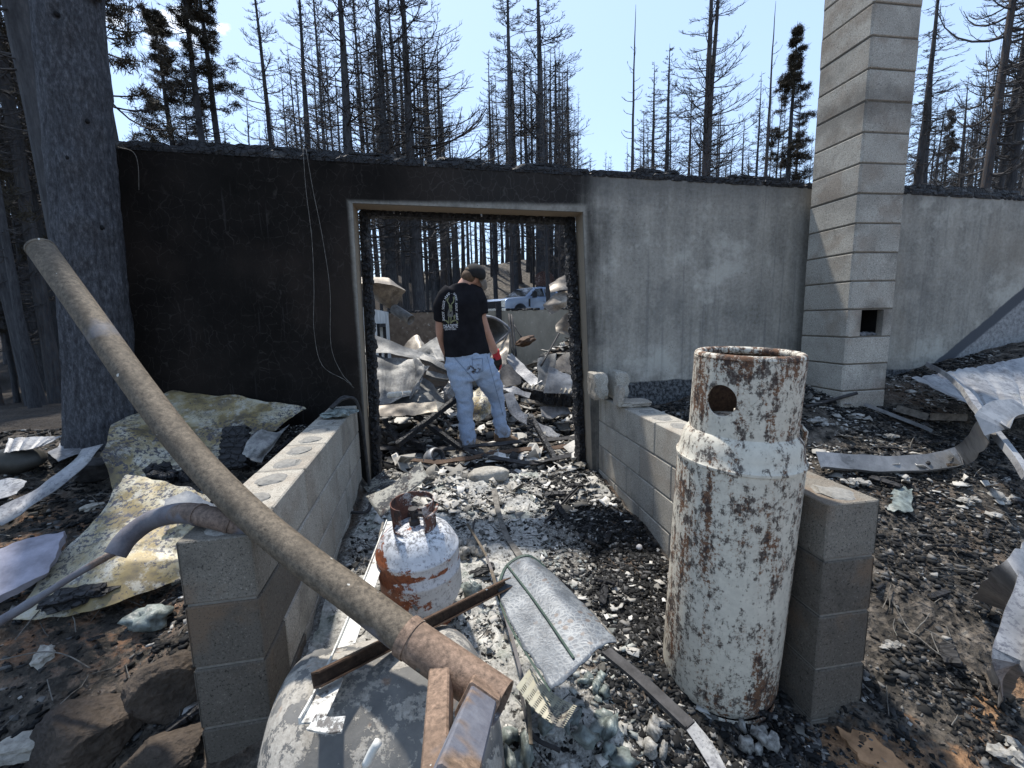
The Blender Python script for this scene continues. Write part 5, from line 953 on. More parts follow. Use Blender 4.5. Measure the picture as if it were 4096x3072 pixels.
b = MB(); bt = bmesh.new(); bt.from_mesh(jeans.data); bvj = BVHTree.FromBMesh(bt); bs = bmesh.new(); bs.from_mesh(shirt.data); bvs = BVHTree.FromBMesh(bs); bt.free(); bs.free()
def cast(bvh, x, y, lift=.004):
    d = ray(x, y).normalized(); h = bvh.ray_cast(EYE-PO, d)
    return (h[0]-d*lift) if h[0] is not None else None
def stitch(pts, w, name, parent, mat, bvh):
    ps = [cast(bvh, x, y) for x, y in pts]; ps = [p for p in ps if p is not None]
    if len(ps) > 1: bb = MB(); tube(bb, ps, w, 5); bb.build(name, mat, parent, True, off=Vector((0, 0, 0)))
MAT['seam'] = plain('denim_seam', (.16, .21, .30), .9, vary=False)
def seg(a, c, n=10): return [(a[0]+(c[0]-a[0])*i/(n-1), a[1]+(c[1]-a[1])*i/(n-1)) for i in range(n)]
for s_ in ([(472, 357), (473, 369), (477, 373), (483, 371), (482.5, 358), (472, 359.5)],): stitch(sum([seg(s_[i], s_[i+1], 6) for i in range(len(s_)-1)], []), .0022, 'pocket_seam', jeans, MAT['seam'], bvj)
stitch(seg((454, 357), (475, 381), 16), .0025, 'back_seam', jeans, MAT['seam'], bvj); stitch(seg((487, 356), (503, 415), 20), .0022, 'side_seam', jeans, MAT['seam'], bvj)
# boots
b = MB(); loft(b, [Q(499.5, 431, 4.56), Q(500, 438, 4.56), Q(501, 441, 4.56)], [(.06, .06), (.065, .065), (.06, .06)]); loft(b, [Q(497, 439.8, 4.56), Q(503, 439.3, 4.565), Q(511, 439.4, 4.58), Q(517, 440.4, 4.59), Q(519.5, 441, 4.59)], [(.03, .04), (.045, .047), (.04, .05), (.028, .042), (.012, .025)]); o = pb(b, 'boot', MAT['boot'])
b = MB(); strip(b, [Q(496, 442.5, 4.56), Q(508, 442.6, 4.57), Q(519.5, 442.6, 4.59)], .085, .02, (0, 0, 1), 10); raw(b, 'sole', plain('dark_sole', (.05, .045, .04), .9, vary=False), per)
b = MB(); loft(b, [Q(467.5, 438, 4.42), Q(468, 446, 4.42)], [(.055, .06), (.055, .06)]); loft(b, [Q(468, 446, 4.37), Q(468.5, 447, 4.45), Q(470, 447.5, 4.56), Q(470.5, 448, 4.64)], [(.045, .035), (.048, .045), (.046, .04), (.03, .025)]); pb(b, 'boot', MAT['boot'])
# gloved right hand, fingers curled down
b = MB(); loft(b, [Q(495.3, 350, 4.65), Q(496.3, 355, 4.68), Q(497.5, 359, 4.70)], [(.042, .042), (.042, .042), (.048, .036)]); gl = pb(b, 'glove_cuff', MAT['red'], vox=.008, smooth=3)
b = MB(); loft(b, [Q(496.8, 357, 4.69), Q(497.5, 361, 4.70), Q(498, 365, 4.71)], [(.045, .03), (.05, .032), (.045, .028)])
for k, (dx, ln) in enumerate(((-3.0, 6.0), (-1.2, 7.4), (.8, 7.2), (2.5, 5.8))): loft(b, [Q(497.8+dx*.9, 363.5, 4.71+.012*k), Q(498+dx, 365+ln*.45, 4.705+.014*k), Q(496.6+dx*.8, 365+ln*.85, 4.68+.012*k), Q(495.4+dx*.6, 365+ln, 4.655+.012*k)], [(.0125, .0125), (.012, .012), (.0105, .0105), (.008, .008)], 10)
loft(b, [Q(494.3, 358.5, 4.67), Q(493, 362.5, 4.65), Q(493.5, 367, 4.635), Q(494.5, 369.5, 4.63)], [(.014, .014), (.0135, .0135), (.012, .012), (.008, .008)], 10); pb(b, 'glove_palm', MAT['glove'], vox=.006, smooth=3)
b = MB(); loft(b, [Q(499.6, 356.5, 4.72), Q(500.8, 361, 4.735), Q(500.8, 366, 4.74), Q(499, 370.5, 4.72)], [(.012, .02), (.013, .026), (.012, .022), (.008, .012)]); pb(b, 'glove_back', MAT['red'], vox=.007, smooth=3)
# left hand low beside the hip
b = MB(); loft(b, [Q(447, 355, 4.67), Q(448, 360, 4.70), Q(449, 365, 4.70)], [(.036, .034), (.04, .03), (.03, .026)])
for k in range(4): loft(b, [Q(447.2+k*1.0, 363, 4.69+.01*k), Q(448+k*1.0, 367.5, 4.69+.01*k), Q(449+k*.9, 370.5-abs(k-1.5)*.6, 4.67+.01*k)], [(.012, .012), (.011, .011), (.008, .008)], 8)
loft(b, [Q(449.5, 359, 4.67), Q(451.5, 363, 4.65), Q(452, 366, 4.645)], [(.013, .013), (.012, .012), (.008, .008)], 8); pb(b, 'glove_palm', MAT['glove'], vox=.006, smooth=3)
# hair, ear, cap, glasses
Mh = Euler((rad(20), rad(24), rad(-35))).to_matrix()
b = MB(); lump(b, Q(469.3, 276.6, 4.425), (.074, .08, .074), 2, 3, .02, 1, Mh); raw(b, 'hair', MAT['hair'])
b = MB(); lump(b, Q(477.3, 279.3, 4.42), (.014, .022, .032), 3, 3, .1, 1, Euler((0, rad(15), 0)).to_matrix()); lump(b, Q(477.6, 279.3, 4.40), (.007, .01, .018), 3, 2, .1); raw(b, 'ear', MAT['skin'])
capo = Q(475, 273.8, 4.455); vs, fs = ico(4); b = MB(); Rc = Euler((rad(8), rad(27), rad(-25))).to_matrix(); b2 = MB(); vv = [Vector((v.x*.108, v.y*.112, max(v.z, -.12)*.098)) for v in vs]
b.add([capo+Rc@v for v in vv], [f for f in fs if not all(vs[i].z < -.15 for i in f)]); cap = raw(b, 'cap', MAT['cap'])
b = MB(); lump(b, Q(469.3, 270.8, 4.40), (.045, .03, .032), 4, 3, .05, 1, Rc); raw(b, 'cap_back_panel', MAT['capmesh'], cap)
b = MB(); bp0 = [[Q(478.5, 279.5, 4.40), Q(482, 277, 4.50), Q(484, 276, 4.60)], [Q(481.5, 285.5, 4.40), Q(484.5, 283, 4.50), Q(486, 281, 4.62)], [Q(480.5, 289.5, 4.46), Q(484.5, 290.2, 4.54), Q(487, 287.5, 4.62)]]; sheet(b, bp0, 14, 14, 0, 1, .004); raw(b, 'cap_brim', MAT['brim'], cap)
b = MB(); tube(b, [Q(472, 270.5, 4.37), Q(476, 275, 4.37), Q(479, 278.5, 4.40), Q(481, 283, 4.46)], .005, 6); lump(b, Q(481.6, 284.5, 4.49), (.014, .03, .024), 1, 2, 0.); raw(b, 'sunglasses', MAT['glove'])
# print on the shirt: lettering and a stag emblem laid on the cloth
MAT['print_w'] = plain('white_print', (.78, .80, .84), .9, vary=False, var=.1); MAT['print_y'] = plain('olive_print', (.22, .23, .13), .9, vary=False); MAT['print_g'] = plain('grey_print', (.13, .13, .125), .9, vary=False)
def dec(pts_faces, name, mat):
    V_, F_ = pts_faces; out = []; ok = True
    for x, y in V_:
        p = cast(bvs, x, y, .003)
        if p is None: return
        out.append(p)
    bb = MB(); bb.add(out, F_); bb.build(name, mat, shirt, off=Vector((0, 0, 0)))
def glyphs(s):
    cu = bpy.data.curves.new('lettering', 'FONT'); cu.body = s; cu.size = 1; cu.resolution_u = 2; o = bpy.data.objects.new('lettering', cu); COL.objects.link(o); bpy.context.view_layer.update()
    me = bpy.data.meshes.new_from_object(o.evaluated_get(bpy.context.evaluated_depsgraph_get())); V_ = [(v.co.x, v.co.y) for v in me.vertices]; F_ = [tuple(p.vertices) for p in me.polygons]; bpy.data.objects.remove(o); bpy.data.meshes.remove(me); return V_, F_
def zq(x, y): return (425+x*.0603, 260+y*.0603)
def word(s, x0, x1, y0, y1, mat, slope=0.):
    V_, F_ = glyphs(s)
    if not V_: return
    a = min(v[0] for v in V_); c = max(v[0] for v in V_); h = max(v[1] for v in V_)
    dec(([zq(x0+(v[0]-a)/(c-a)*(x1-x0), y1+(y0-y1)*v[1]/h+slope*(v[0]-a)/(c-a)) for v in V_], F_), 'lettering', mat)
word('DEADEYE', 300, 545, 1075, 1135, MAT['print_w'], -18); word('OUTFITTERS', 328, 515, 1140, 1166, MAT['print_w'], -8)
arch = [(310, 1010), (302, 900), (300, 800), (312, 700), (340, 625), (390, 565), (440, 535)]; arch2 = [(470, 545), (510, 590), (520, 680), (520, 780), (525, 880), (535, 1000)]
def along(path, s, size):
    L = [0]; 
    for i in range(len(path)-1): L.append(L[-1]+math.hypot(path[i+1][0]-path[i][0], path[i+1][1]-path[i][1]))
    for k, ch in enumerate(s):
        d = (k+.5)/len(s)*L[-1]; i = max(j for j in range(len(path)-1) if L[j] <= d); t = (d-L[i])/(L[i+1]-L[i]); x = path[i][0]+(path[i+1][0]-path[i][0])*t; y = path[i][1]+(path[i+1][1]-path[i][1])*t
        a = math.atan2(path[i+1][1]-path[i][1], path[i+1][0]-path[i][0]); V_, F_ = glyphs(ch)
        if not V_: continue
        w = max(v[0] for v in V_)+min(v[0] for v in V_); V2 = [((v[0]-w/2)*size, -(v[1]-.35)*size) for v in V_]
        dec(([zq(x+u*math.cos(a)-v*math.sin(a), y+u*math.sin(a)+v*math.cos(a)) for u, v in V2], F_), 'lettering', MAT['print_w'])
along(arch, 'SHOOT.SCOUT.HUNT.', 54); along(arch2, 'SHOOT.SCOUT.HUNT', 48)
def poly(pts, name, mat): dec(([zq(*p) for p in pts], [tuple(range(len(pts)))]), name, mat)
poly([(380, 850), (400, 800), (440, 800), (462, 850), (468, 930), (440, 950), (395, 950), (372, 920)], 'stag_body', MAT['print_g'])
poly([(395, 745), (440, 740), (455, 790), (440, 850), (415, 850), (402, 800)], 'stag_head', MAT['print_y'])
for pts in ([(405, 748), (372, 700), (360, 640), (372, 620), (384, 690), (412, 735)], [(440, 740), (480, 700), (490, 610), (478, 600), (466, 690), (432, 730)], [(366, 690), (350, 660), (356, 655), (374, 680)], [(380, 660), (398, 600), (405, 604), (386, 670)], [(474, 680), (462, 610), (469, 608), (482, 660)], [(488, 650), (500, 600), (506, 604), (494, 660)]): poly(pts, 'antler', MAT['print_w'] if False else MAT['print_y'])
for pts in ([(385, 940), (400, 940), (404, 1040), (392, 1040)], [(425, 945), (440, 945), (434, 1040), (420, 1040)], [(470, 930), (500, 900), (505, 960), (480, 990)]): poly(pts, 'stag_leg', MAT['print_y'])
for pts in ([(292, 1050), (330, 990), (380, 1010), (400, 1060), (300, 1072)], [(410, 1058), (450, 1000), (500, 985), (545, 1020), (548, 1052)]): poly(pts, 'grass_print', MAT['print_y'])

# ================================================================ pickup truck and hoop beyond the house
MAT['paint'] = plain('silver_blue_paint', (.30, .38, .52), .25, .35, .06, 2, vary=False, spec=.6); MAT['paint'].node_tree.nodes['Principled BSDF'].inputs['Coat Weight'].default_value = .6
MAT['glass'] = plain('dark_car_glass', (.025, .03, .035), .06, 0, .1, 2, vary=False, spec=.8); MAT['blackplastic'] = plain('black_plastic', (.018, .018, .02), .5, vary=False); MAT['chrome'] = plain('bright_trim', (.65, .65, .66), .2, .9, .1, vary=False); MAT['tyre'] = plain('tyre_rubber', (.02, .02, .02), .9, vary=False)
TY = 23.5; nearc = PY(505, 300, TY); fw = Vector((-math.cos(rad(33)), -math.sin(rad(33)), 0)); lf = Vector((-fw.y*-1, 0, 0))
lf = Vector((-fw.y, fw.x, 0))                                     # the truck's own left
org = Vector((nearc.x, nearc.y, 0))-fw*0-lf*1.0; tz = PY(545, 286, TY+1.5).z-2.05
trk = empty('pickup_truck', (org.x-fw.x*3.2, org.y-fw.y*3.2, tz), 'silver-blue crew cab pickup truck parked beyond the low back wall', 'truck')
def W(x, y, z): return Vector((org.x, org.y, tz))-fw*x+lf*y+Vector((0, 0, z))     # x back from the nose, y to its left
def prism(b, prof, y0, y1, taper=None):
    n = len(prof); vs = [W(x, y0, z) for x, z in prof]+[W(x, y1, z) for x, z in prof]
    return b.add(vs, [tuple(range(n)), tuple(range(2*n-1, n-1, -1))]+[((k+1) % n, k, k+n, (k+1) % n+n) for k in range(n)])
def arc(cx, cz, r, a0, a1, n=10): return [(cx+r*math.cos(rad(a0+(a1-a0)*i/(n-1))), cz+r*math.sin(rad(a0+(a1-a0)*i/(n-1)))) for i in range(n)]
b = MB(); prof = [(.02, .62), (.0, .95), (.03, 1.22), (.22, 1.33), (1.0, 1.40), (1.62, 1.44), (4.35, 1.46), (4.42, 1.42), (6.30, 1.42), (6.34, .62)]+arc(5.05, .55, .52, 8, 172)+arc(1.12, .55, .52, 8, 172)
prism(b, prof, -1.0, 1.0); me = b.mesh('tmp'); bm = bmesh.new(); bm.from_mesh(me); bmesh.ops.recalc_face_normals(bm, faces=bm.faces[:]); bmesh.ops.bevel(bm, geom=[e for e in bm.edges if e.calc_face_angle(0) > .5], offset=.045, segments=3, affect='EDGES', profile=.6); me2 = bpy.data.meshes.new('truck_body'); bm.to_mesh(me2); bm.free()
me2.transform(Matrix.Translation(-trk.location)); tbody = link('body', me2, MAT['paint'], trk, True); me2.set_sharp_from_angle(angle=rad(35))
b = MB(); gh = [(1.55, 1.43, .92), (2.42, 1.98, .74), (2.9, 2.04, .74), (4.05, 2.04, .74), (4.30, 1.98, .74), (4.45, 1.45, .90)]
n = len(gh); vs = [W(x, w_, z) for x, z, w_ in gh]+[W(x, -w_, z) for x, z, w_ in gh]; b.add(vs, [tuple(range(n)), tuple(range(2*n-1, n-1, -1))]+[((k+1) % n, k, k+n, (k+1) % n+n) for k in range(n)])
me = b.mesh('tmp2'); bm = bmesh.new(); bm.from_mesh(me); bmesh.ops.recalc_face_normals(bm, faces=bm.faces[:]); bmesh.ops.bevel(bm, geom=[e for e in bm.edges if e.calc_face_angle(0) > .35], offset=.05, segments=3, affect='EDGES'); me2 = bpy.data.meshes.new('truck_cab'); bm.to_mesh(me2); bm.free(); me2.transform(Matrix.Translation(-trk.location)); link('cab', me2, MAT['paint'], trk, True); me2.set_sharp_from_angle(angle=rad(35))
def gside(x, z): 
    t = (z-1.43)/(1.98-1.43); return W(x, .92+(.74-.92)*t+.012, z)
for s in ([(1.95, 1.50), (2.50, 1.90), (3.05, 1.93), (3.08, 1.48)], [(3.22, 1.48), (3.19, 1.93), (4.02, 1.93), (4.25, 1.50)]):
    for off in (0,):
        b = MB(); q = [gside(x, z) for x, z in s]; b.add([p for p in q]+[p-lf*.02 for p in q], [(0, 1, 2, 3), (7, 6, 5, 4)]+[((k+1) % 4, k, k+4, (k+1) % 4+4) for k in range(4)]); b.build('side_window', MAT['glass'], trk)
b = MB(); wpt = lambda u, v: W(1.60+(2.42-1.60)*v-.015, (.86+(.70-.86)*v)*u, 1.455+(1.965-1.455)*v+.012); q = [wpt(-1, .04), wpt(1, .04), wpt(1, .94), wpt(-1, .94)]; b.add(q+[p-Vector((0, 0, .02)) for p in q], [(0, 1, 2, 3), (7, 6, 5, 4)]); b.build('windshield', MAT['glass'], trk)
b = MB(); box(b, W(.0, 0, 1.0), (.08, 1.5, .42), Matrix.Rotation(rad(33), 3, 'Z')); grl = b.build('grille', MAT['blackplastic'], trk)
for z in (.88, 1.0, 1.12): b = MB(); box(b, W(-.045, 0, z), (.03, 1.46, .03), Matrix.Rotation(rad(33), 3, 'Z')); b.build('grille_bar', MAT['chrome'], grl)
for sy in (1, -1):
    b = MB(); box(b, W(.03, sy*.86, 1.05), (.16, .25, .36), Matrix.Rotation(rad(33), 3, 'Z')); hl = b.build('headlight', MAT['chrome'], trk); b = MB(); box(b, W(-.03, sy*.84, 1.05), (.07, .17, .2), Matrix.Rotation(rad(33), 3, 'Z')); b.build('lamp_lens', MAT['glass'], hl)
b = MB(); box(b, W(.0, 0, .72), (.2, 2.0, .2), Matrix.Rotation(rad(33), 3, 'Z')); b.build('bumper', MAT['chrome'], trk)
b = MB(); box(b, W(2.05, 1.16, 1.56), (.14, .22, .34), Matrix.Rotation(rad(33), 3, 'Z')); mo = b.build('mirror', MAT['blackplastic'], trk); b = MB(); tube(b, [W(2.0, .92, 1.45), W(2.04, 1.1, 1.45)], .05, 8); b.build('mirror_arm', MAT['blackplastic'], mo)
b = MB(); box(b, W(1.78, 1.004, 1.12), (.10, .02, .42), Matrix.Rotation(rad(33), 3, 'Z')); b.build('fender_vent', MAT['blackplastic'], trk)
for x in (3.0, 4.1): b = MB(); box(b, W(x, 1.02, 1.22), (.2, .04, .05), Matrix.Rotation(rad(33), 3, 'Z')); b.build('door_handle', MAT['paint'], trk)
for x in (1.86, 3.13, 4.28): b = MB(); box(b, W(x, 1.0, 1.02), (.014, .008, .78), Matrix.Rotation(rad(33), 3, 'Z')); b.build('door_gap', MAT['blackplastic'], trk)
for x in (1.12, 5.05):
    for sy in (1, -1):
        Mw = Matrix.Translation(W(x, sy*.86, .42))@Matrix.Rotation(rad(33), 4, 'Z')@Matrix.Rotation(rad(90), 4, 'X'); b = MB(); lathe(b, [(.25, -.13), (.38, -.13), (.42, -.09), (.42, .09), (.38, .13), (.25, .13)], 28, Mw); wh = b.build('wheel', MAT['tyre'], trk, True); b = MB(); lathe(b, [(0, -.10), (.1, -.11), (.25, -.12), (.26, .12), (.1, .11), (0, .10)], 20, Mw); b.build('rim', MAT['chrome'], wh)
hb = PY(544.5, 279, 28.2); hoop = empty('basketball_hoop', (hb.x, hb.y, g1(hb.x, hb.y)), 'fan-shaped basketball backboard with square target standing behind the truck', 'basketball hoop')
MAT['board'] = mk_rustpaint('scorched_backboard', (.36, .30, .26), (.09, .05, .04), .49, 1, .5, sc=.6)
out_ = [(-.55, -.42), (.55, -.42), (.62, -.3), (.62, .0)]+[(.62*math.cos(rad(a)), .05+.45*math.sin(rad(a))) for a in range(10, 171, 16)]+[(-.62, .0), (-.62, -.3)]
b = MB(); n = len(out_); b.add([hb+Vector((x, 0, z)) for x, z in out_]+[hb+Vector((x, .04, z)) for x, z in out_], [tuple(range(n)), tuple(range(2*n-1, n-1, -1))]+[((k+1) % n, k, k+n, (k+1) % n+n) for k in range(n)]); bd_ = b.build('backboard', MAT['board'], hoop)
MAT['bline'] = plain('pale_line', (.75, .72, .68), .8)
b = MB(); tube(b, [hb+Vector((x, -.01, z)) for x, z in out_+out_[:1]], .03, 5); b.build('board_rim', MAT['bline'], bd_)
b = MB(); tube(b, [hb+Vector((x, -.015, z)) for x, z in ((-.28, -.40), (-.28, .06), (.28, .06), (.28, -.40))], .035, 4); b.build('target_square', MAT['bline'], bd_)
b = MB(); tube(b, [hb+Vector((.23*math.cos(a), -.3+.23*math.sin(a), -.34)) for a in [2*math.pi*k/16 for k in range(17)]], .014, 5); b.build('rim', MAT['rustbar'], hoop)
b = MB(); tube(b, [hb+Vector((0, .08, .0)), hb+Vector((0, .45, -.4)), Vector((hb.x, hb.y+.45, g1(hb.x, hb.y)-.1))], .05, 8); b.build('pole', MAT['darksteel'], hoop)
# ================================================================ burnt forest
def tubes_np(P, R, n=3):
    N, m, _ = P.shape; T = np.empty_like(P); T[:, 1:-1] = P[:, 2:]-P[:, :-2]; T[:, 0] = P[:, 1]-P[:, 0]; T[:, -1] = P[:, -1]-P[:, -2]
    T /= np.linalg.norm(T, axis=-1, keepdims=True)+1e-9; up = np.where(np.abs(T[..., 2:3]) < .9, np.array([0, 0, 1.]), np.array([1., 0, 0])); U = np.cross(T, up); U /= np.linalg.norm(U, axis=-1, keepdims=True)+1e-9; Wv = np.cross(T, U)
    a = np.arange(n)*2*math.pi/n; V = P[:, :, None]+R[:, :, None, None]*(np.cos(a)[None, None, :, None]*U[:, :, None]+np.sin(a)[None, None, :, None]*Wv[:, :, None])
    idx = np.arange(N*m*n).reshape(N, m, n); F = np.stack([idx[:, :-1], np.roll(idx[:, :-1], -1, 2), np.roll(idx[:, 1:], -1, 2), idx[:, 1:]], -1).reshape(-1, 4)
    return V.reshape(-1, 3), F
def grow_np(rng, base, az, e0, e1, L, m):
    """curved shoots from base points: elevation goes from e0 to e1 along the length"""
    N = len(az); P = np.empty((N, m, 3)); P[:, 0] = base
    for i in range(1, m):
        t = (i-.5)/(m-1); e = e0+(e1-e0)*t**1.3; s = (L/(m-1)); az = az+rng.normal(0, .10, N)
        P[:, i] = P[:, i-1]+np.stack([np.cos(e)*np.cos(az), np.cos(e)*np.sin(az), np.sin(e)], -1)*s[:, None]
    return P
def make_tree(seed, H, r0, style):
    rng = np.random.default_rng(seed); m = 22; tz_ = np.linspace(-.4, H, m); wob = np.cumsum(rng.normal(0, .012*H/20, (m, 2)), 0); wob -= wob[0]
    tp = np.concatenate([wob, tz_[:, None]], 1)[None]; f = np.clip(tz_/H, 0, 1); tr = r0*((1-f)**.75*.93+.07*(1-f))+.006; tr[0] *= 1.35; tr[1] *= 1.12
    if style == 'twin': pass
    Vt, Ft = tubes_np(tp, tr[None], 9); Vs = []; Fs = []; off = 0
    if style == 'twin':
        t2 = tp.copy(); k = 10; t2[0, k:, 0] += np.linspace(0, .35, m-k)**.6*.7; V2, F2 = tubes_np(t2[:, k-1:], tr[None, k-1:]*.85, 8); Ft = np.concatenate([Ft, F2+len(Vt)]); Vt = np.concatenate([Vt, V2])
    prm = dict(bare=(150, .18, .14, -6, 46, 9, 3), fan=(130, .14, .23, -8, 60, 10, 3), pole=(110, .25, .10, -25, 20, 6, 2), needle=(140, .16, .15, -15, 30, 9, 3), snag=(16, .45, .09, 10, 55, 2, 1), fir=(200, .10, .15, -28, 12, 9, 2), twin=(150, .2, .14, -5, 50, 9, 3), mast=(80, .50, .085, -22, 25, 5, 2), thin=(120, .15, .12, -5, 55, 7, 2))[style]
    nb, f0, lm, e0, e1, nt, ns = prm
    h = f0+(1-f0)*rng.random(nb)**.9*.985; L = H*lm*np.clip((1-h)/(1-f0), .06, 1)**.75*np.clip(.35+.65*(h-f0)/.15, .35, 1)*rng.uniform(.55, 1.1, nb)
    bx = np.interp(h*H, tz_, tp[0, :, 0]); by = np.interp(h*H, tz_, tp[0, :, 1]); base = np.stack([bx, by, h*H], -1); az = rng.random(nb)*2*math.pi
    if style == 'fan': az = np.where(rng.random(nb) < .6, rng.normal(0, .8, nb), az)
    B = grow_np(rng, base, az, np.radians(e0+rng.normal(0, 9, nb)), np.radians(e1+rng.normal(0, 12, nb)), L, 6); rb = (.008+.012*L)[:, None]*np.linspace(1, .35, 6)[None]
    def put(V, F):
        nonlocal off
        Vs.append(V); Fs.append(F+off); off += len(V)
    put(*tubes_np(B, rb, 4))
    def shoots(B, az, L, n, k, ds, m, r):
        N = len(az); t = rng.uniform(.22, 1., (N, n)); mm = B.shape[1]; s = t*(mm-1); i0 = np.clip(s.astype(int), 0, mm-2); fr_ = (s-i0)[..., None]; ar = np.arange(N)[:, None]; base = B[ar, i0]*(1-fr_)+B[ar, i0+1]*fr_
        d = B[ar, i0+1]-B[ar, i0]; a0 = np.arctan2(d[..., 1], d[..., 0]); ee = np.arctan2(d[..., 2], np.hypot(d[..., 0], d[..., 1])); a1 = a0+rng.choice([-1, 1], (N, n))*rng.uniform(.4, 1.2, (N, n)); Ls = L[:, None]*k*rng.uniform(.5, 1.2, (N, n))*(1.25-.75*t)
        P = grow_np(rng, base.reshape(-1, 3), a1.ravel(), (ee.ravel()*.8+rng.normal(ds[0], .25, N*n)), (ee.ravel()*.6+rng.normal(ds[1], .3, N*n)), Ls.ravel(), m); R = (r*(1+Ls.ravel()))[:, None]*np.linspace(1, .5, m)[None]; return P, a1.ravel(), Ls.ravel(), R
    up = (.05, .5) if e1 > 40 else (-.15, .25)
    if nt:
        P1, a1, L1, R1 = shoots(B, az, L, nt, .36, up, 4, .0075); put(*tubes_np(P1, R1, 3))
        if ns:
            P2, a2, L2, R2 = shoots(P1, a1, L1, ns, .55, up, 3, .0062); put(*tubes_np(P2, R2, 3))
    crown = fastmesh('crown', np.concatenate(Vs), np.concatenate(Fs), MAT['twig']); trunk = fastmesh('trunk', Vt, Ft, MAT['trunk'], True); nd = None
    if style in ('needle', 'fir'):
        tips = np.concatenate([P1[:, -1], P1[:, 2], P2[:, -1]]); keep = vnoise(tips[:, 0]*1.2+50, tips[:, 2]*.8+tips[:, 1]*1.1+50, seed) > (.40 if style == 'fir' else .50); tips = tips[keep]; n = len(tips); K = 7
        d = rng.normal(0, 1, (n, K, 3)); d /= np.linalg.norm(d, axis=-1, keepdims=True); l = rng.uniform(.10, .20, (n, K, 1)); s = np.cross(d, rng.normal(0, 1, (n, K, 3))); s /= np.linalg.norm(s, axis=-1, keepdims=True)
        a = tips[:, None]+rng.normal(0, .05, (n, K, 3)); V = np.stack([a-s*.011, a+s*.011, a+d*l+s*.004, a+d*l-s*.004], 2).reshape(-1, 3); nd = fastmesh('needles', V, np.arange(n*K*4).reshape(-1, 4), MAT['needle'])
    return trunk, crown, nd, H, r0
PROTO = {}
for k, (sd_, H_, r_, st) in enumerate([(1, 20, .21, 'bare'), (2, 20, .19, 'bare'), (3, 20, .24, 'fan'), (4, 18, .16, 'pole'), (5, 18, .15, 'pole'), (6, 18, .20, 'needle'), (7, 18, .20, 'needle'), (8, 12, .10, 'snag'), (14, 20, .2, 'bare'), (15, 19, .2, 'bare'), (16, 20, .18, 'mast'), (17, 20, .17, 'mast'), (18, 20, .2, 'mast'), (19, 14, .1, 'thin'), (9, 16, .20, 'fir'), (10, 20, .20, 'twin'), (11, 14, .10, 'thin'), (12, 14, .11, 'thin')]):
    PROTO.setdefault(st, []).append(make_tree(sd_, H_, r_, st))
trng = random.Random(77)
def plant(x, y, H, style, label, group=None, r=None, lean=(0, 0), name='burnt_pine'):
    tr, cw, nd, H0, r0 = trng.choice(PROTO[style]); s = H/H0; w = s if r is None else max(.6*s, min(1.9*s, r/r0))
    o = empty(name, (x, y, g1(x, y)-.05), label, 'tree', group); o.rotation_euler = (lean[1], lean[0], 0 if style in ('fan', 'twin') else trng.random()*6.28); o.scale = (w, w, s)
    for nm, me in (('trunk', tr), ('crown', cw), ('needles', nd)):
        if me is None: continue
        c = bpy.data.objects.new(nm, me); COL.objects.link(c); c.parent = o
    return o
def plant_px(px, Y, style, label, top=None, H=None, w=None, lean=(0, 0), group=None, row=150):
    p = PY(px, row, Y); g_ = g1(p.x, Y)
    if H is None: H = PY(px, top, Y).z-g_
    r = None if w is None else w*(Y*.98)/FPX/2*1.15
    return plant(p.x, Y, H, style, label, group, r, lean)
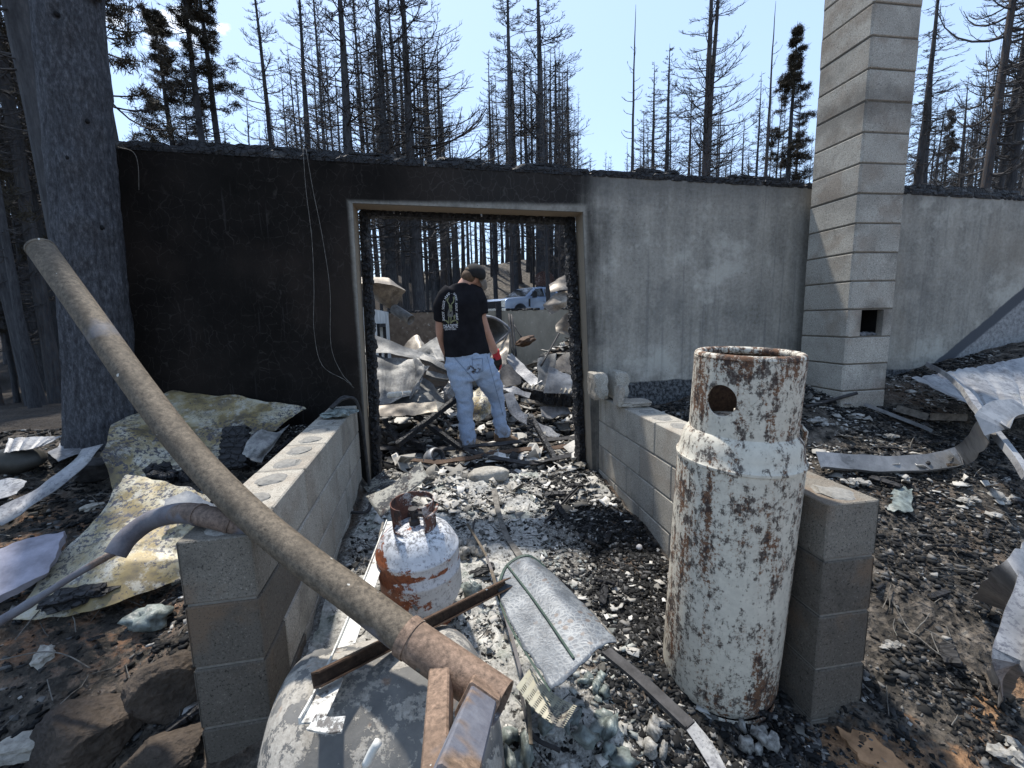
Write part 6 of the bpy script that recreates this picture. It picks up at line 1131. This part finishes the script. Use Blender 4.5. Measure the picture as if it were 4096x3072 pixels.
NAMED = [
    (345, 13, 'bare', 'thickest burnt pine above the doorway\'s left corner, leaning left', None, 22, 16, (-.05, 0)),
    (383, 14, 'bare', 'tall burnt pine rising over the doorway, second from the thickest', None, 22, 10, (0, 0)),
    (411, 14, 'fan', 'tall bare pine with long branches sweeping up to its right', None, 23, 11, (0, 0)),
    (302, 15, 'bare', 'slim burnt pine left of the thickest one above the black wall', None, 21, 7, (-.03, 0)),
    (274, 17, 'bare', 'slim bare pine by the small white cloud', None, 20, 6, (-.02, 0)),
    (219, 15, 'needle', 'needled dark pine, rightmost of the trio above the black wall', None, 20, 8, (-.03, 0)),
    (202, 14, 'needle', 'needled dark pine, middle of the trio above the black wall', None, 20, 8, (-.03, 0)),
    (179, 16, 'needle', 'needled dark pine, leftmost of the trio above the black wall', 8, None, 7, (-.02, 0)),
    (325, 20, 'thin', 'thin bare pine just left of the thickest one', None, 20, 4, (0, 0)),
    (362, 20, 'thin', 'thin bare pine between the thickest and its right neighbour', None, 20, 4, (0, 0)),
    (396, 22, 'thin', 'thin bare pine just before the branch-sweeping one', None, 22, 4, (0, 0)),
    (426, 20, 'bare', 'slim pine right against the branch-sweeping one', 60, None, 4, (0, 0)),
    (539, 30, 'bare', 'big burnt pine with upswept branches above the doorway\'s right half', None, 22, 13, (0, 0)),
    (511, 30, 'bare', 'tall bare pine left of the big one over the doorway', None, 22, 8, (0, 0)),
    (492, 31, 'thin', 'thin double-looking pine left of the big one over the doorway', 50, None, 4, (0, 0)),
    (563, 32, 'fan', 'lower spreading bare pine at the big one\'s right side', 95, None, 5, (0, 0)),
    (632, 15, 'snag', 'nearly branchless thin snag against open sky', 0, None, 4, (.02, 0)),
    (706, 17, 'twin', 'forked bare pine with two parallel trunks', None, 21, 9, (0, 0)),
    (667, 20, 'bare', 'pointed bare pine left of the forked one, the taller', 42, None, 7, (0, 0)),
    (653, 22, 'bare', 'pointed bare pine left of the forked one, the shorter', 60, None, 6, (0, 0)),
    (690, 22, 'bare', 'bare pine close left of the forked one', 88, None, 5, (0, 0)),
    (767, 18, 'snag', 'thin leafless snag between forked pine and chimney', 0, None, 4, (0, 0)),
    (789, 19, 'fir', 'dark needled fir with dense top left of the chimney', 20, None, 7, (0, 0)),
    (758, 24, 'bare', 'bare pine left of the dense-topped fir', 70, None, 4, (0, 0)),
    (917, 15, 'pole', 'slender pine trunk touching the chimney\'s right side', None, 18, 9, (.03, 0)),
    (932, 16, 'bare', 'slender pine second right of the chimney', 12, None, 8, (.04, 0)),
    (970, 16, 'bare', 'short-crowned pine in the gap right of the chimney', 70, None, 5, (.03, 0)),
    (948, 22, 'fir', 'small brown-needled fir right of the chimney', 105, None, 4, (0, 0)),
    (988, 12, 'fan', 'bare pine with drooping branch fans at the right edge', None, 18, 9, (.03, 0)),
    (1003, 13, 'pole', 'straight pine trunk near the right edge', None, 19, 9, (.03, 0)),
    (1014, 12, 'bare', 'dark pine trunk second from the right edge', None, 19, 9, (.03, 0)),
    (1030, 11, 'pole', 'dark pine trunk at the right edge', None, 19, 12, (.03, 0)),
    (58, 6.0, 'pole', 'dark pine trunk close behind the big near tree', None, 15, 20, (-.03, 0)),
    (121, 9.5, 'needle', 'needled dark pine just behind the big near tree\'s right side', None, 14, 10, (-.02, 0)),
    (14, 8.5, 'pole', 'slim pine trunk second from the left edge', None, 15, 9, (-.04, 0)),
    (34, 9.5, 'needle', 'slim pine third from the left edge with dark needles', None, 16, 9, (-.04, 0)),
    (-8, 7.5, 'needle', 'leaning pine trunk at the left edge', None, 15, 10, (-.06, 0)),
    (46, 12, 'pole', 'thin trunk behind the gap beside the big near tree', None, 16, 7, (-.03, 0)),
]
for px_, Y_, st, lab, top_, H_, w_, ln in NAMED:
    if top_ is None and Y_ > 12.5: top_, H_ = -50-(px_ % 7)*8, None
    plant_px(px_, Y_, st, lab, top_, H_, w_, ln)
prof = np.array([(-40, 0), (60, 0), (100, 70), (128, 140), (150, 95), (175, 20), (240, 70), (260, 110), (290, 30), (330, 0), (435, 10), (450, 100), (462, 150), (480, 115), (500, 40), (560, 30), (585, 80), (600, 120), (622, 135), (640, 110), (655, 70), (672, 60), (690, 90), (715, 60), (735, 115), (760, 80), (790, 50), (815, 90), (900, 20), (925, 40), (950, 115), (965, 100), (985, 10), (1060, 0)])
fr = random.Random(5)
def fill(px_, Y_, style, w_, jit=60, row=150, where='standing along the skyline behind the wall', grp='skyline pines behind the wall'):
    top_ = float(np.interp(px_, prof[:, 0], prof[:, 1]))+fr.uniform(10, jit); p = PY(px_, 150, Y_); H_ = min(24, max(6, PY(px_, top_, Y_).z-g1(p.x, Y_)))
    plant_px(px_, Y_, style, 'one of many alike thin burnt pines '+where, None, H_, w_, (fr.gauss(0, .015), 0), grp, row)
for k in range(125):                                              # along the skyline
    px_ = fr.uniform(-15, 1040)
    if 822 < px_ < 895 or 25 < px_ < 105: px_ = fr.uniform(130, 820)
    Y_ = fr.uniform(19, 42); fill(px_, Y_, fr.choice(['bare', 'thin', 'thin', 'bare', 'pole', 'needle'] if px_ < 260 else ['bare', 'thin', 'thin', 'bare', 'bare']), fr.uniform(1.6, 3.4))
for k in range(38):                                              # trunks seen through the doorway
    px_ = 364+k*5.6+fr.uniform(-1.5, 1.5); Y_ = fr.uniform(33, 47); fill(px_, Y_, fr.choice(['mast', 'mast', 'mast', 'pole', 'mast'] if px_ < 470 else ['mast']), fr.choice([2.5, 3, 4, 5, 6, 8, 9]), 30, 150, 'crowded on the hillside seen through the doorway', 'hillside pines seen through the doorway')
for k in range(30):                                              # left of the near tree, low on the slope
    px_ = fr.uniform(-25, 66); fill(px_, fr.uniform(6.5, 20), fr.choice(['pole', 'mast', 'thin', 'needle', 'mast']), fr.uniform(3, 8), 20, 360, 'crowded at the left edge behind the near tree', 'pines at the left edge')
for k in range(22):                                              # right of the chimney
    px_ = fr.uniform(905, 1045); fill(px_, fr.uniform(15, 34), fr.choice(['bare', 'thin', 'pole', 'bare']), fr.uniform(2, 4), 40, 150, 'crowded right of the chimney', 'pines right of the chimney')

# ---- the big charred tree at the left
bt_base = Vector((-2.17, 3.15, .78)); big = empty('burnt_tree', bt_base, 'huge near charred tree trunk at the left, bark scaly and knotted', 'tree'); n, m = 88, 240; Hb = 13.; vs = []
dirb = Vector((.060, 0, 1))
knots = [(3.02, -1.25, .05), (2.42, -1.30, .06), (1.9, -.75, .05), (1.68, -1.35, .035), (1.36, -1.15, .04), (1.32, -.6, .05), (2.75, -.15, .09), (3.3, .0, .10), (1.15, -1.2, .035), (2.1, -.3, .06)]
for j in range(m+1):
    z = -.3+(Hb+.3)*(j/m)**1.35; rr = .172*(1-.028*z)+.05*math.exp(-max(z, 0)*3.5); c = dirb*z
    for i in range(n):
        a = 2*math.pi*i/n; q = Vector((math.cos(a)*2.4, math.sin(a)*2.4, z*1.1)); h = .010*noise.noise(q*2.2)-.022*abs(noise.noise(Vector((q.x*3.3, q.y*3.3, z*2.2))))-.010*abs(noise.noise(Vector((q.x*8, q.y*8, z*6))))+.007*noise.noise(Vector((q.x*5, q.y*5, z*5)))+.004*noise.noise(Vector((q.x*12, q.y*12, z*16)))
        if z < 1.4: h += .012*noise.noise(Vector((q.x*4, q.y*4, z*2)))*(1.4-z)
        for kz, ka, kr in knots:
            d2 = ((z-kz)/kr/1.3)**2+(((a-ka+math.pi) % (2*math.pi)-math.pi)*rr/kr/1.4)**2
            if d2 < 6: h += .03*math.exp(-d2)-.045*math.exp(-d2*7)
        r_ = rr+h; vs.append(c+Vector((math.cos(a)*r_, math.sin(a)*r_, 0)))
b = MB(); b.add(vs, [(j*n+i, j*n+(i+1) % n, (j+1)*n+(i+1) % n, (j+1)*n+i) for j in range(m) for i in range(n)]); b.build('trunk', MAT['bark_big'], big, True, off=Vector((0, 0, 0)))
MAT['knot'] = plain('black_knot', (.008, .008, .009), .9)
for kz, ka, kr in knots[:7]:
    if kz > 2.6 and ka > -.3: continue
    rr = .172*(1-.028*kz); c = dirb*kz+Vector((math.cos(ka)*(rr-.002), math.sin(ka)*(rr-.002), 0)); b = MB(); lump(b, c, (.012, .012, .015), kz, 2, .3); b.build('knot', MAT['knot'], big, True, off=Vector((0, 0, 0)))
b = MB(); z = 2.62; tube(b, spline([dirb*z+Vector((.15, -.05, -.02)), dirb*z+Vector((.23, -.06, .02)), dirb*z+Vector((.30, -.07, .02)), dirb*z+Vector((.345, -.07, .035))], 8), [.045, .03, .022, .014, .02, .016, .012, .006], 8, jit=.4); b.build('broken_stub', MAT['bark_big'], big, True, off=Vector((0, 0, 0)))
tr, cw, nd, H0, r0 = PROTO['pole'][0]; c = bpy.data.objects.new('crown', cw); COL.objects.link(c); c.parent = big; c.location = (.25, 0, 3.2); c.scale = (.9, .9, .58)

# small charred wood scraps, all alike
sr = random.Random(12); cmesh = []
for k in range(4):
    b = MB(); charbeam(b, (-.06, 0, 0), (.06, 0, 0), .028, .014, k*7, .03, rough=.3); cmesh.append(b.mesh('charred_scrap')); cmesh[-1].materials.append(MAT['char'])
for xr, yr, nn, wh in (((1.5, 4.3), (.8, 3.2), 26, 'right bank'), ((-.5, 1.15), (1.2, 3.3), 16, 'passage floor'), ((-2.3, -.85), (1.2, 3.0), 16, 'left bank')):
    for k in range(nn):
        x, y = sr.uniform(*xr), sr.uniform(*yr); o = bpy.data.objects.new('charred_scrap', sr.choice(cmesh)); COL.objects.link(o); o.location = (x, y, g1(x, y)+.03); o.rotation_euler = (sr.gauss(0, .25), sr.gauss(0, .25), sr.random()*6.3); s = sr.uniform(.5, 1.5); o.scale = (s, s*sr.uniform(.7, 1.4), s)
        tag(o, 'small charred wood scrap among the bits on the '+wh, 'wood scrap', 'charred wood scraps on the '+wh)

# ================================================================ loose char and ash
def mk_chip(name, stops, rough=.9, sc=60):
    m = NT(name, rough, spec=.25); g = m.n('ShaderNodeNewGeometry').outputs['Random Per Island']; c = m.ramp(g, *stops, hard=False); n = m.noise(sc, 4); m.col(m.mix(.35, c, m.mix(1., c, m.ramp(n, (.3, .3), (.7, 1.)), 'MULTIPLY'))).bump(n, .6, .004); return m.m
MAT['chips'] = mk_chip('char_bits', ((0, .006), (.6, .018), (.8, .05), (.91, .10), (.97, (.20, .19, .175)), (1., (.36, .35, .33))))
MAT['ashbits'] = mk_chip('ash_bits', ((0, (.07, .067, .06)), (.3, (.22, .21, .19)), (.6, (.38, .365, .335)), (.88, (.54, .52, .48)), (1., (.70, .68, .64))))
MAT['insul'] = mk_chip('grey_green_slag', ((0, (.10, .105, .10)), (.4, (.24, .255, .24)), (.75, (.38, .39, .36)), (1., (.52, .52, .48))), .6)
def chips(name, n, xr, yr, smin, smax, flat, mat, label, seed, dens=None, lift=.3, pw=2.6):
    rng = np.random.default_rng(seed); x = rng.uniform(*xr, n*4); y = rng.uniform(*yr, n*4)
    if dens is not None: k = rng.random(n*4) < dens(x, y); x, y = x[k], y[k]
    x, y = x[:n], y[:n]; n = len(x); s = smin+(smax-smin)*rng.random(n)**pw
    base = np.array([(i, j, k) for i in (-.6, .6) for j in (-.6, .6) for k in (-.6, .6)]); F0 = np.array([(0, 1, 3, 2), (4, 6, 7, 5), (0, 4, 5, 1), (2, 3, 7, 6), (0, 2, 6, 4), (1, 5, 7, 3)])
    V = (base[None]+rng.uniform(-.38, .38, (n, len(base), 3)))*s[:, None, None]*np.stack([rng.uniform(.7, 1.7, n)**1.2, rng.uniform(.5, 1.2, n), rng.uniform(flat*.6, flat*1.3, n)], -1)[:, None]
    a = rng.random(n)*6.28; b_ = rng.normal(0, .35, n); ca, sa, cb, sb = np.cos(a), np.sin(a), np.cos(b_), np.sin(b_)
    X, Y, Z = V[..., 0], V[..., 1], V[..., 2]; Y, Z = Y*cb[:, None]-Z*sb[:, None], Y*sb[:, None]+Z*cb[:, None]; X, Y = X*ca[:, None]-Y*sa[:, None], X*sa[:, None]+Y*ca[:, None]
    z = G(x, y)+.05*fbm(x*4, y*4, 3)+.018*fbm(x*16, y*16, 9)+s*flat*lift
    V = np.stack([X+x[:, None], Y+y[:, None], Z+z[:, None]], -1).reshape(-1, 3); F = (F0[None]+(np.arange(n)*len(base))[:, None, None]).reshape(-1, 4)
    o = link(name, fastmesh(name, V, F, mat), None); return tag(o, label, None, None, 'stuff')
def flakes(name, n, xr, yr, smin, smax, mat, label, seed, dens=None, pw=2.2):
    rng = np.random.default_rng(seed); x = rng.uniform(*xr, n*4); y = rng.uniform(*yr, n*4)
    if dens is not None: k = rng.random(n*4) < dens(x, y); x, y = x[k], y[k]
    x, y = x[:n], y[:n]; n = len(x); s = smin+(smax-smin)*rng.random(n)**pw; u, v = np.meshgrid([-1, 0, 1.], [-1, 0, 1.]); u, v = u.ravel(), v.ravel()
    U = u[None]*(1+rng.uniform(-.4, .4, (n, 9)))*s[:, None]; Vv = v[None]*(1+rng.uniform(-.4, .4, (n, 9)))*s[:, None]*rng.uniform(.4, .9, n)[:, None]; Z = (u**2)[None]*(rng.normal(.15, .35, n)*s)[:, None]+rng.normal(0, .1, (n, 9))*s[:, None]
    a = rng.random(n)*6.28; t = rng.normal(0, .45, n); Vv, Z = Vv*np.cos(t)[:, None]-Z*np.sin(t)[:, None], Vv*np.sin(t)[:, None]+Z*np.cos(t)[:, None]; X, Y = U*np.cos(a)[:, None]-Vv*np.sin(a)[:, None], U*np.sin(a)[:, None]+Vv*np.cos(a)[:, None]
    z = G(x, y)+.05*fbm(x*4, y*4, 3)+.018*fbm(x*16, y*16, 9)+s*.35+.006
    P = np.stack([X+x[:, None], Y+y[:, None], Z+z[:, None]], -1); P2 = P-np.array([0, 0, .003]); V = np.concatenate([P, P2], 1).reshape(-1, 3)
    q = np.array([(0, 1, 4, 3), (1, 2, 5, 4), (3, 4, 7, 6), (4, 5, 8, 7)]); rim = [0, 1, 2, 5, 8, 7, 6, 3]; sd = np.array([(rim[(i+1) % 8], rim[i], rim[i]+9, rim[(i+1) % 8]+9) for i in range(8)]); F0 = np.concatenate([q, q[:, ::-1]+9, sd])
    F = (F0[None]+(np.arange(n)*18)[:, None, None]).reshape(-1, 4); o = link(name, fastmesh(name, V, F, mat), None); return tag(o, label, None, None, 'stuff')
DF = lambda x, y: 1-.95*np.exp(-((x-.42)/.38)**4-((y-4.42)/.3)**4)
D1 = lambda x, y: .10+.9*sst(.42, .68, vnoise(x*3, y*3, 41)*.5+.5*sst(.25, .95, x))
D2 = lambda x, y: np.clip(1.25-sst(.1, .9, x)*1.05+.3*(vnoise(x*3.3, y*3.3, 17)-.5)+.5*sst(2.5, 3.1, y), .06, 1)
D3 = lambda x, y: .07+.93*sst(.40, .60, .6*vnoise(x*2.3, y*2.3, 23)+.4*vnoise(x*7.1, y*7.1, 29)); D4 = lambda x, y: sst(.52, .72, vnoise(x*2.1, y*2.1, 37))
chips('charcoal_bits', 30000, (-.56, 1.2), (.75, 3.4), .002, .017, .6, MAT['chips'], 'black charcoal bits covering the passage floor', 1, D1)
chips('ash_bits', 17000, (-.56, 1.2), (.75, 3.4), .0015, .010, .5, MAT['ashbits'], 'pale ash bits strewn over the passage floor', 2, D2)
chips('slag_bits', 1500, (-.45, .85), (.8, 2.9), .005, .024, .45, MAT['insul'], 'grey-green slag crusts between the tanks and the panel', 3, lambda x, y: sst(.35, .6, vnoise(x*2.7+9, y*2.7, 8))*(1-sst(.45, .85, x)), .2)
flakes('ash_flakes', 2200, (-.56, 1.2), (.75, 3.4), .004, .022, MAT['ashbits'], 'white curled flakes on the passage floor', 4, D2)
flakes('plaster_shards', 520, (-.55, 1.18), (2.7, 4.3), .012, .055, MAT['ashbits'], 'broken white plaster shards around the threshold', 5, lambda x, y: .4+.6*vnoise(x*4, y*4, 3))
chips('bank_char', 42000, (1.45, 5.5), (.65, 3.36), .002, .018, .55, MAT['chips'], 'black char and debris covering the right bank', 6, D3)
chips('bank_ash', 3500, (1.45, 5.5), (.65, 3.36), .002, .014, .5, MAT['ashbits'], 'pale ash specks on the right bank', 7, D4)
flakes('bank_flakes', 260, (1.45, 5.0), (.65, 3.3), .01, .04, MAT['ashbits'], 'pale flakes scattered on the right bank', 8, D4)
chips('slope_char', 18000, (-3.3, -.8), (1.0, 3.36), .002, .018, .55, MAT['chips'], 'black char and debris covering the left bank', 9, D3)
chips('slope_ash', 700, (-3.3, -.8), (1.2, 3.36), .004, .024, .5, MAT['ashbits'], 'pale ash specks on the left bank', 10, D4)
chips('front_char', 9000, (-1.7, 1.9), (.45, 1.25), .0015, .011, .5, MAT['chips'], 'black char bits along the near edge', 11, D3)
chips('room_char', 5500, (-1.0, 3.6), (3.55, 8.6), .012, .07, .6, MAT['chips'], 'black rubble covering the floor of the burnt room', 12, DF)
chips('room_ash', 2600, (-1.0, 3.6), (3.55, 8.6), .01, .06, .5, MAT['ashbits'], 'pale rubble covering the floor of the burnt room', 13, DF)
flakes('room_shards', 900, (-.6, 3.4), (3.6, 8.0), .03, .12, MAT['ashbits'], 'pale broken sheet shards in the burnt room', 14, DF)
ux, uy = np.meshgrid(np.arange(-.57, 1.19, .011), np.arange(.75, 3.42, .011)); rid = lambda s, k: 1-np.abs(2*(vnoise(ux*s, uy*s, k))-1)
hz_ = .5*rid(9, 61)+.3*rid(21, 62)+.25*rid(47, 63)+.15*vnoise(ux*90, uy*90, 64); cov = D2(ux, uy)*.9+.5*(vnoise(ux*4, uy*4, 66)-.5)
uz = G(ux, uy)+.05*fbm(ux*4, uy*4, 3)+.018*fbm(ux*16, uy*16, 9)+(hz_-.72)*.035+(cov-.72)*.06; q1, q2 = ux.shape; ii = np.arange(q1*q2).reshape(q1, q2)
m = NT('ash_crust', .95, spec=.1); f = m.noise(60, 6, .75); c = m.ramp(m.noise(9, 6, .7), (.32, (.10, .097, .088)), (.5, (.30, .29, .265)), (.7, (.56, .545, .50))); c = m.mix(.5, c, m.ramp(f, (.35, .05), (.62, (.66, .64, .59)))); c = m.mix(m.step(m.noise(26, 5, .7), .55, .64), c, (.022, .021, .02)); c = m.mix(m.ma('MULTIPLY', m.step(m.noise(3.1, 4), .55, .65), .5), c, (.26, .29, .25)); m.col(c).bump(f, .8, .008)
tag(link('ash_crust', fastmesh('ash_crust', np.stack([ux, uy, uz], -1).reshape(-1, 3), np.stack([ii[:-1, :-1], ii[:-1, 1:], ii[1:, 1:], ii[1:, :-1]], -1).reshape(-1, 4), m.m, True), None), 'crusted pale ash drifts over the passage floor', None, None, 'stuff')
rng = np.random.default_rng(9)
def sticks(name, n, xr, yr, lmin, lmax, r, mat, label):
    x = rng.uniform(*xr, n); y = rng.uniform(*yr, n); a = rng.random(n)*6.28; L = rng.uniform(lmin, lmax, n); t = np.linspace(-.5, .5, 4); bend = rng.normal(0, .035, n)
    P = np.stack([x[:, None]+np.cos(a)[:, None]*t*L[:, None]-np.sin(a)[:, None]*(t**2)*(bend*L)[:, None]*4, y[:, None]+np.sin(a)[:, None]*t*L[:, None]+np.cos(a)[:, None]*(t**2)*(bend*L)[:, None]*4, np.zeros((n, 4))], -1)
    P[..., 2] = G(P[..., 0], P[..., 1])+.05*fbm(P[..., 0]*4, P[..., 1]*4, 3)+.018*fbm(P[..., 0]*16, P[..., 1]*16, 9)+.02; V, F = tubes_np(P, np.full((n, 4), r), 3); tag(link(name, fastmesh(name, V, F, mat), None), label, None, None, 'stuff')
sticks('bank_twigs', 300, (1.45, 4.5), (.6, 3.3), .04, .16, .0022, MAT['ironstrap'], 'thin scorched twigs and needles on the right bank')
sticks('slope_twigs', 160, (-2.6, -.8), (1.1, 3.2), .04, .14, .002, MAT['ironstrap'], 'thin scorched twigs on the left bank'); sticks('passage_nails', 220, (-.5, 1.15), (.8, 3.2), .03, .10, .0022, MAT['darksteel'], 'black nails and wire bits on the passage floor')
